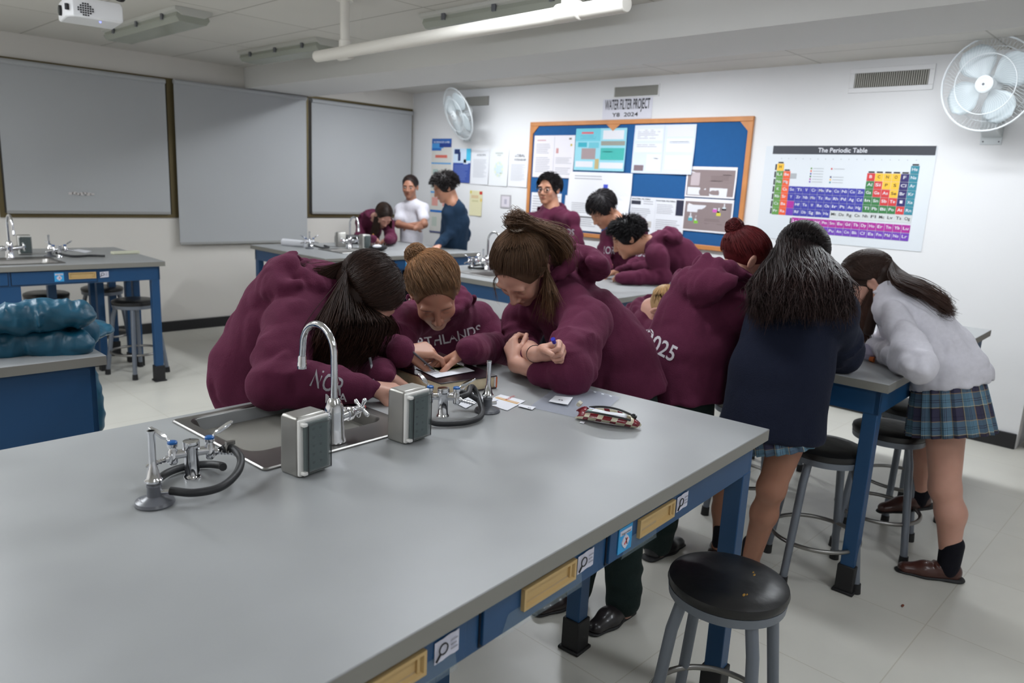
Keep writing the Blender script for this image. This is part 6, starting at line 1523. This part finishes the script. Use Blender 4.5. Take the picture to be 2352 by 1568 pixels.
# ---------------------------------------------------------------- 6 white-shirted student, right
def p_white():
    H = Frame(A_(1990, 648, x=3.46), vd((3.46, 1.15), -.80, .18, -.50), (0, 0, 1), 1.08); N = A_(2040, 678, x=3.44)
    pel = A_(2186, 858, x=3.47); wa = A_(2150, 800, x=3.46); ch = A_(2100, 738, x=3.45); up = A_(2062, 702, x=3.44)
    s1, e1, w1 = A_(2050, 722, x=3.34), A_(2112, 842, z=.965), A_(2010, 795, z=.955)
    s2, e2, w2 = A_(2060, 700, x=3.58), A_(2050, 780, x=3.72), A_(1995, 790, x=3.62)
    T = [(pel, .142), (wa, .145), (ch, .145), (up, .11), (N, .065)]
    an = A_(2183, 1272, x=3.46); an[2] = .085; kn = A_(2170, 1120, x=3.45); hp = A_(2172, 930, x=3.47)
    kn2 = A_(2130, 1000, x=3.62); an2 = A_(2114, 1128, x=3.74)
    t = make_person((3.47, .74, 0), 'person with long straight hair in white shirt and plaid skirt leaning over a bench', H, N, 1,
        [hand_sdf(w1, nv(A_(1985, 790, z=.93)-w1), (0, 0, 1), -1, curl=(30, 35, 20))], [(core(T), .014), (leg_sdf(hp, kn, an, (.085, .058, .036), vd(kn, .6, .2, 0)), .005), (leg_sdf(A_(2150, 900, x=3.56), kn2, an2, (.08, .05, .034)), .006)])
    n = vd(ch, .2, 1, .1)
    S = garment(T, [(s1, e1, w1, (.068, .060, .042)), (s2, e2, w2, (.062, .056, .040))], n, [((6, 6, 6), .009, 0), ((13, 13, 7), .0075, 1), ((22, 9, 16), .006, 1)], shoulders=(s1, s2), sh_r=.07, wr=.007, fs=1.1, hem=False)
    S.rc(pel+V3(-.02, 0, -.01), pel+V3(.0, 0, -.035), .155, .162, .02, flat=n, fs=1.1)
    dn = nv(pel-wa); S.plane(pel+dn*.045+V3(0, 0, -.01), nv(dn*.6+V3(0, 0, -.8)), .004)
    sdf_part('shirt', [S], [M_shirt], t, .0065)
    cM = MB(); cM.tube([tuple(N+V3(*vd(N, math.sin(a), math.cos(a), 0))*.058+V3(0, 0, .012)) for a in [2*PI*i/16 for i in range(16)]], .014, n=8, closed=True); part('collar', cM, M_shirt, t, world=True)
    skirt(t, A_(2176, 838, x=3.47), A_(2188, 992, x=3.46), .125, .178, fs=.92, uvk=(11, 7.5))
    sock(t, an+V3(0, 0, .075), an-V3(0, 0, .035), .048, .044); sock(t, an2+V3(0, 0, .05), an2-V3(0, 0, .04), .044, .042)
    d = V3(*vd(an, -.85, .25, 0)); hl = V3(an[0], an[1], 0)-d*.05; shoe(t, hl, hl+d*.245, (70, 36, 28), True, h=.0045)
    d = nv(V3(*vd(an2, -.85, .35, -.22))); hl = an2-V3(0, 0, .085)-d*.055; shoe(t, hl, hl+d*.23, (62, 32, 26), True, h=.0045)
    Rg = np.random.default_rng(9); M = []; F_ = []
    for d in scalp_dirs(3800, Rg, low=-.5):
        j = Rg.normal(size=6)
        if d[1] < .55 and Rg.random() < .78 and not (d[0] > .75 and d[1] > .2):
            u = Rg.uniform(0, 1); ends = [A_(2052+j[0]*5, 640+j[1]*5, x=3.46+.05*j[2]), A_(2112+j[0]*6, 668+j[1]*9, x=3.46+.05*j[2]), A_(2160+j[0]*10, 700+j[1]*11, x=3.46+.045*j[2]), A_(2180+j[3]*8, 712+j[1]*8+abs(j[4])*4, x=3.46+.04*j[2])]
            if u < .35: ends = ends[:3]
            M.append(path_fall(H, d, (.45*d[0], -.95, .05), ends, 18, .007, wave=.0015, ph=j[5], wl=2))
        elif Rg.random() < .6:
            s = 1 if d[0] > 0 else -1
            ends = [A_(1990-4*s+j[0]*6, 715, x=3.46-.07*s), A_(1986+j[0]*7, 760, x=3.46-.06*s), A_(1984+j[0]*9, 785+j[1]*6, x=3.46-.05*s)]
            F_.append(path_fall(H, d, (s*.98, -.1, -.3), ends, 15, .007, wave=.001, ph=j[5], wl=2))
    def ex(S): S.rc(H(0, -.07, .03), A_(2110, 668, x=3.46), .06, .05, .04, flat=(0, 0, 1), fs=1.5); S.rc(A_(2110, 668, x=3.46), A_(2165, 702, x=3.46), .05, .03, .04, flat=(0, 0, 1), fs=1.6); S.rc(H(.06, -.03, -.02), A_(1995, 760, x=3.40), .03, .022, .03)
    hair_object(t, H, [(M, .0010), (F_, .0009)], (54, 38, 32), tip=(1.35, 1.2, 1.1), var=.32, extra=ex, hs=.005)
t6 = p_white()
# ================================================================ PEOPLE FURTHER BACK
def short_hair(t, H, col, n=900, curl=0, fringe=0, seed=1, length=.035, r=.0022, sc=1.0):
    Rg = np.random.default_rng(seed); P_ = []
    for d in scalp_dirs(n, Rg, low=-.35, zmin_front=.10-.22*fringe):
        wd_ = float(np.clip((d[1]+.7)/1.3, 0, 1)); fl = nv(V3(.25*Rg.normal(), -.4+1.2*wd_, -.9+.9*wd_)); L = length*Rg.uniform(.7, 1.3)
        if fringe and d[1] > .2: fl = nv(V3(.1*Rg.normal()-.2, .7, -.6))
        e = nv(d+fl*.55); pts = []; ph = Rg.uniform(0, 6)
        for s in np.linspace(0, 1, 8):
            q = slerp(d, e, s*L/.035*.5); o = .008+.018*s*(1+curl)+(.006*curl*math.sin(s*9+ph)); p = skull_pt(H, q, o); p = p+H.l*(.008*curl*math.cos(s*9+ph)); pts.append(p)
        P_.append(np.array(pts))
    hair_object(t, H, [(P_, r)], col, var=.35, shell_sc=1.07*sc, hs=.006)
def std(o, *names): return o
def bgperson(base, label, H, N, T, sleeves, shoulders, mat_, sk, n, hands=(), male=True, open_=False, glasses=False, hoodie=True, short=None, body_extra=(), feet=None, gname='hoodie', fs=1.35, folds=None, arm=(.070, .060, .045), hb=None, legc=(30, 34, 44)):
    feet = feet or [V3(base[0]-.1, base[1], .03), V3(base[0]+.1, base[1]+.05, .03)]
    t = make_person(base, label, H, N, sk, hands, [(core(T), .016)]+list(body_extra), open_, glasses, male, hh=.0045, hand_h=.004)
    S = garment(T, sleeves, n, folds or MARF, shoulders=shoulders, sh_r=.075, fs=fs, short=short, wr=.005, arm_r=arm)
    if hoodie: hood(S, V3(*N)+V3(*(hb or vd(N, 0, -.5, .0)))*.03, hb or vd(N, 0, -1, .1), (0, 0, 1), sc=1.05, drop=.05)
    o, P_ = sdf_part(gname, [S], [mat_], t, .009); trousers(t, T[0][0], feet, legc, 'legs_%d' % legc[0], r=.095)
    for f in feet: shoe(t, f+V3(0, .06, -.03), f+V3(0, -.19, -.03), (26, 24, 26), False, h=.009)
    return t, bvh_of(P_)
# 7 student with glasses behind the middle bench
H = Frame(A_(1261, 436, x=5.05), vd((5.05, 4.45), -.45, .85, -.05), (0, 0, 1), 1.10); N = A_(1270, 488, x=5.08)
T = [(A_(1266, 640, x=5.08), .17), (A_(1266, 585, x=5.08), .175), (A_(1266, 530, x=5.08), .17), (A_(1268, 500, x=5.08), .125), (N, .075)]
rs, ls = A_(1222, 508, x=5.02), A_(1315, 505, x=5.02)
t, bv = bgperson((5.1, 4.5, 0), 'person with glasses and short black hair in a maroon hoodie before the blue board', H, N, T,
    [(rs, A_(1208, 560, x=5.0), A_(1225, 610, x=4.9)), (ls, A_(1326, 560, x=5.0), A_(1318, 612, x=4.9))], (rs, ls), M_mar, 3, vd(N, 0, 1, 0), glasses=True, open_=True, hb=vd(N, 0, -1, .1))
lettering(t, bv, 'NORTHLANDS', A_(1270, 533, x=5.0), vd(N, 1, 0, -.03), (0, 0, 1), -V3(*vd(N, 0, 1, 0)), .05, .36, M_letd, lab='grey lettering across the chest')
short_hair(t, H, (28, 24, 26), seed=21, length=.05)
# 8 student with a fringe leaning on the middle bench
H = Frame(A_(1385, 482, x=4.86), vd((4.86, 3.7), -.50, .42, -.62), (0, 0, 1), 1.12); N = A_(1428, 520, x=4.95)
T = [(A_(1440, 650, x=5.05), .155), (A_(1438, 600, x=5.03), .16), (A_(1440, 552, x=5.0), .16), (A_(1436, 528, x=4.98), .125), (N, .075)]
rs, ls = A_(1398, 545, x=4.95), A_(1468, 530, x=5.1)
rw = A_(1398, 612, z=.97); lw = A_(1425, 622, z=.96)
t, bv = bgperson((5.1, 3.75, 0), 'person with a black fringe in a maroon hoodie, looking down between two hooded classmates', H, N, T,
    [(rs, A_(1384, 590, x=4.85), rw), (ls, A_(1478, 600, x=5.0), lw)], (rs, ls), M_mar, 3, vd(N, -.2, 1, 0),
    hands=[hand_sdf(rw, nv(A_(1376, 622, z=.93)-rw), (0, 0, 1), 1, curl=(20, 20, 10)), hand_sdf(lw, nv(A_(1398, 628, z=.94)-lw), (0, 0, 1), -1, curl=(15, 20, 10))], hb=vd(N, .9, -.5, .2))
lettering(t, bv, 'NORTHLANDS', A_(1430, 585, x=4.9), vd(N, 1, .1, 0), (0, 0, 1), -V3(*vd(N, 0, 1, 0)), .055, .36, M_letd, lab='grey lettering across the chest')
short_hair(t, H, (36, 32, 34), fringe=1, seed=22, length=.05, sc=1.02)
# 9 curly-haired student lying on his forearms on the middle bench
H = Frame(A_(1443, 548, x=4.62), vd((4.62, 3.2), -.82, .12, -.55), (0, 0, 1), 1.12); N = A_(1500, 560, x=4.72)
T = [(A_(1640, 680, x=5.0), .15), (A_(1600, 630, x=4.95), .155), (A_(1555, 585, x=4.86), .155), (A_(1522, 565, x=4.78), .125), (N, .075)]
rs, ls = A_(1508, 590, x=4.62), A_(1520, 560, x=4.9)
re = A_(1520, 636, z=.965); rw = A_(1432, 638, z=.95); lw = A_(1440, 618, z=.965)
t, bv = bgperson((5.0, 2.75, 0), 'person with curly black hair in a maroon hoodie leaning forearms on the middle bench', H, N, T,
    [(rs, re, rw, (.082, .070, .050)), (ls, A_(1500, 612, x=4.85), lw)], (rs, ls), M_mar, 3, vd(N, .1, .9, .3),
    hands=[hand_sdf(rw, nv(A_(1392, 624, z=.93)-rw), (0, 0, 1), 1, curl=(20, 25, 15))], hb=vd(N, .85, -.1, .45), feet=[V3(5.02, 2.45, .03), V3(5.2, 2.65, .03)])
short_hair(t, H, (26, 23, 25), curl=1, seed=23, length=.045, r=.0026, sc=1.05)
# 10 student in a navy pullover, hand on the far bench
H = Frame(A_(1022, 432, x=4.98), vd((4.98, 5.8), -.80, .25, -.42), (0, 0, 1), 1.10); N = A_(1040, 468, x=5.02)
T = [(A_(1042, 590, x=5.15), .15), (A_(1042, 550, x=5.12), .155), (A_(1045, 510, x=5.08), .155), (A_(1044, 482, x=5.05), .12), (N, .07)]
rs, ls = A_(1030, 492, x=4.98), A_(1056, 490, x=5.2); rw = A_(1010, 560, x=4.88)
t, bv = bgperson((5.2, 5.85, 0), 'person with dark curly hair in a navy pullover resting a hand on the far bench', H, N, T,
    [(rs, A_(1034, 535, x=5.0), rw), (ls, A_(1070, 535, x=5.25), A_(1060, 575, x=5.2))], (rs, ls), M_navb, 3, vd(N, -.5, .8, 0),
    hands=[hand_sdf(rw, nv(A_(1000, 573, x=4.8)-rw), nv((.3, .0, 1)), 1, curl=(20, 20, 10))], hoodie=False, gname='pullover', legc=(88, 92, 98), feet=[V3(5.12, 5.95, .03), V3(5.25, 6.1, .03)])
c = MB().tube([tuple(N+V3(*vd(N, math.sin(a), math.cos(a), 0))*.055+V3(0, 0, .01)) for a in [2*PI*i/16 for i in range(16)]], .014, n=8, closed=True); part('collar', c, M_navb, t, world=True)
short_hair(t, H, (34, 29, 29), curl=1, seed=24, length=.05, r=.0026, sc=1.06)
# 11 student in a white polo shirt, arms crossed
H = Frame(A_(942, 430, x=5.15), vd((5.15, 6.5), -.25, .95, -.12), (0, 0, 1), 1.02); N = A_(946, 466, x=5.18)
T = [(A_(944, 575, x=5.2), .135), (A_(944, 540, x=5.2), .125), (A_(944, 505, x=5.19), .13), (A_(945, 480, x=5.18), .105), (N, .06)]
rs, ls = A_(921, 482, x=5.12), A_(970, 480, x=5.24)
e1, e2 = A_(915, 516, x=5.0), A_(975, 515, x=5.12); w1, w2 = A_(955, 524, x=4.98), A_(935, 518, x=5.0)
X1 = skin_arm(SDF(), rs, e1, w1, (.042, .036, .027)); X2 = skin_arm(SDF(), ls, e2, w2, (.042, .036, .027))
X1.grp(hand_sdf(w1, nv(e2-w1), vd(w1, 0, 1, 0), 1, curl=(20, 20, 10)), .01); X2.grp(hand_sdf(w2, nv(e1-w2), vd(w2, 0, 1, 0), -1, curl=(20, 20, 10)), .01)
t, bv = bgperson((5.2, 6.55, 0), 'person with tied-back dark hair in a white polo shirt, arms crossed by the corner', H, N, T,
    [(rs, e1, w1, (.060, .060, .04)), (ls, e2, w2, (.060, .060, .04))], (rs, ls), M_shirt, 2, vd(N, 0, 1, 0), hands=[X1, X2], male=False, open_=True, hoodie=False, short=.62, gname='polo_shirt', fs=1.3, folds=[((7, 7, 7), .006, 0), ((16, 16, 9), .004, 1)])
c = MB().tube([tuple(N+V3(*vd(N, math.sin(a), math.cos(a), 0))*.050-V3(0, 0, .012*(1+math.cos(a)))) for a in [2*PI*i/16 for i in range(16)]], .011, n=8, closed=True); part('collar', c, M_shirt, t, world=True)
Rg = np.random.default_rng(25); tie = nv(V3(0, -.9, .1))
hair_object(t, H, [([path_tied(H, d, tie, 9, .004) for d in scalp_dirs(600, Rg)], .002)], (40, 30, 28), hs=.006)
# 12 student writing on the far bench
H = Frame(A_(880, 494, x=4.78), vd((4.78, 6.45), .28, .55, -.78), (0, 0, 1), 1.04); N = A_(862, 500, x=4.85)
T = [(A_(842, 590, x=4.98), .135), (A_(842, 555, x=4.96), .14), (A_(848, 522, x=4.92), .14), (A_(855, 506, x=4.88), .11), (N, .07)]
rs, ls = A_(832, 512, x=4.82), A_(890, 515, x=4.92); rw, lw = A_(856, 548, z=.98), A_(892, 550, z=.97)
t, bv = bgperson((5.0, 6.95, 0), 'person with long straight hair in a maroon hoodie writing at the far bench', H, N, T,
    [(rs, A_(826, 552, x=4.72), rw), (ls, A_(900, 548, x=4.85), lw)], (rs, ls), M_mar, 1, vd(N, 0, 1, 0), male=False,
    hands=[hand_sdf(rw, nv(A_(868, 552, z=.94)-rw), (0, 0, 1), 1, curl=(50, 50, 20)), hand_sdf(lw, nv(A_(878, 556, z=.93)-lw), (0, 0, 1), -1, curl=(20, 20, 10))], hb=vd(N, -.3, -1, .1))
Rg = np.random.default_rng(26); M = []
for d in scalp_dirs(700, Rg, low=-.4):
    j = Rg.normal(size=4)
    if d[0] < 0: M.append(path_fall(H, d, (-.9, -.2, -.2), [A_(864+j[0]*4, 520, x=4.72), A_(858+j[0]*4, 540+j[1]*4, x=4.72)], 12, .006))
    else: M.append(path_fall(H, d, (.8, -.5, -.2), [A_(895+j[0]*2, 510, x=4.86), A_(896+j[0]*2, 522+j[1]*3, x=4.88)], 12, .006))
hair_object(t, H, [(M, .0022)], (46, 34, 28), tip=(1.5, 1.3, 1.1), hs=.006)
a = A_(869, 552, z=.935); b = A_(856, 537, z=1.0)
solo('pencil', MB().cyl(a, b, .005, n=8), mat('yellow_pencil', (206, 150, 60), .5), 'yellow pencil held by the student writing at the far bench', 'pencil', loc=a)
# 13 fair-haired student bent low behind the red-haired one
H = Frame(A_(1518, 712, x=3.25), vd((3.25, 2.05), .3, .1, -.9), (0, 0, 1), 1.0); N = A_(1500, 722, x=3.28)
T = [(A_(1420, 790, x=3.35), .13), (A_(1440, 765, x=3.33), .125), (A_(1465, 745, x=3.31), .115), (A_(1485, 732, x=3.3), .095), (N, .06)]
rs, ls = A_(1470, 752, x=3.18), A_(1490, 725, x=3.42)
t, bv = bgperson((3.35, 2.45, 0), 'person with fair hair in a maroon hoodie, mostly hidden behind the red-haired student', H, N, T,
    [(rs, A_(1530, 765, x=3.1), A_(1560, 760, x=3.15)), (ls, A_(1540, 745, x=3.5), A_(1580, 745, x=3.45))], (rs, ls), M_mar, 1, vd(N, 0, .8, .6), male=False, feet=[V3(3.3, 2.4, .03), V3(3.5, 2.45, .03)], arm=(.06, .055, .045))
Rg = np.random.default_rng(27)
hair_object(t, H, [([path_tied(H, d, (0, -1, .2), 9, .006) for d in scalp_dirs(500, Rg)], .002)], (170, 136, 96), tip=(1.2, 1.2, 1.1), hs=.006)
# ================================================================ TEAL JACKET
p = at(90, 790, z=HB)
t = thing('puffer_jacket', (p.x, p.y, HB), 'rolled teal quilted jacket lying on the left cabinet bench', 'jacket')
S = SDF([((9, 9, 9), .010, 0), ((20, 20, 20), .006, 1), ((44, 44, 44), .0022, 1)])
zz = HB-.012
S.rc(A_(-120, 770, z=zz+.07), A_(180, 762, z=zz+.07), .085, .065, .03, wr=(.042, .0055, -.3, 1.3)); S.rc(A_(-120, 795, z=zz+.05), A_(185, 788, z=zz+.045), .06, .045, .03, wr=(.042, .0055, -.3, 1.3)); S.el(A_(60, 770, z=zz+.04), [.30, .22, .045], None, .03)
S.plane((0, 0, zz+.001), (0, 0, -1), .003)
sdf_part('sleeve_roll', [S], [mat('teal_nylon', (12, 74, 98), .42, noise=.12, nscale=18, bump=.25, bscale=30)], t, .007)
S = SDF([((9, 9, 9), .008, 0), ((20, 20, 20), .006, 1), ((44, 44, 44), .0022, 1)]); S.rc(A_(185, 722, z=zz+.15), A_(-120, 738, z=zz+.15), .050, .062, .03, wr=(.034, .005, -.3, 1.3))
V, F = nets(S, .007); link('body', np_mesh('body', [(V, F, 0)], [MATS['teal_nylon']], inv=WM[t.name].inverted()), t)
S = SDF([((11, 11, 11), .006, 0)]); q = V3(.885, 3.15, HB-.02); S.rc(q+V3(.0, 0, 0), q+V3(.02, .0, -.33), .035, .04, .03, wr=(.06, .006, -.3, 1.3)); S.rc(q, q+V3(-.08, 0, .05), .035, .04, .03)
V, F = nets(S, .007); link('hanging_sleeve', np_mesh('hanging_sleeve', [(V, F, 0)], [MATS['teal_nylon']], inv=WM[t.name].inverted()), t)
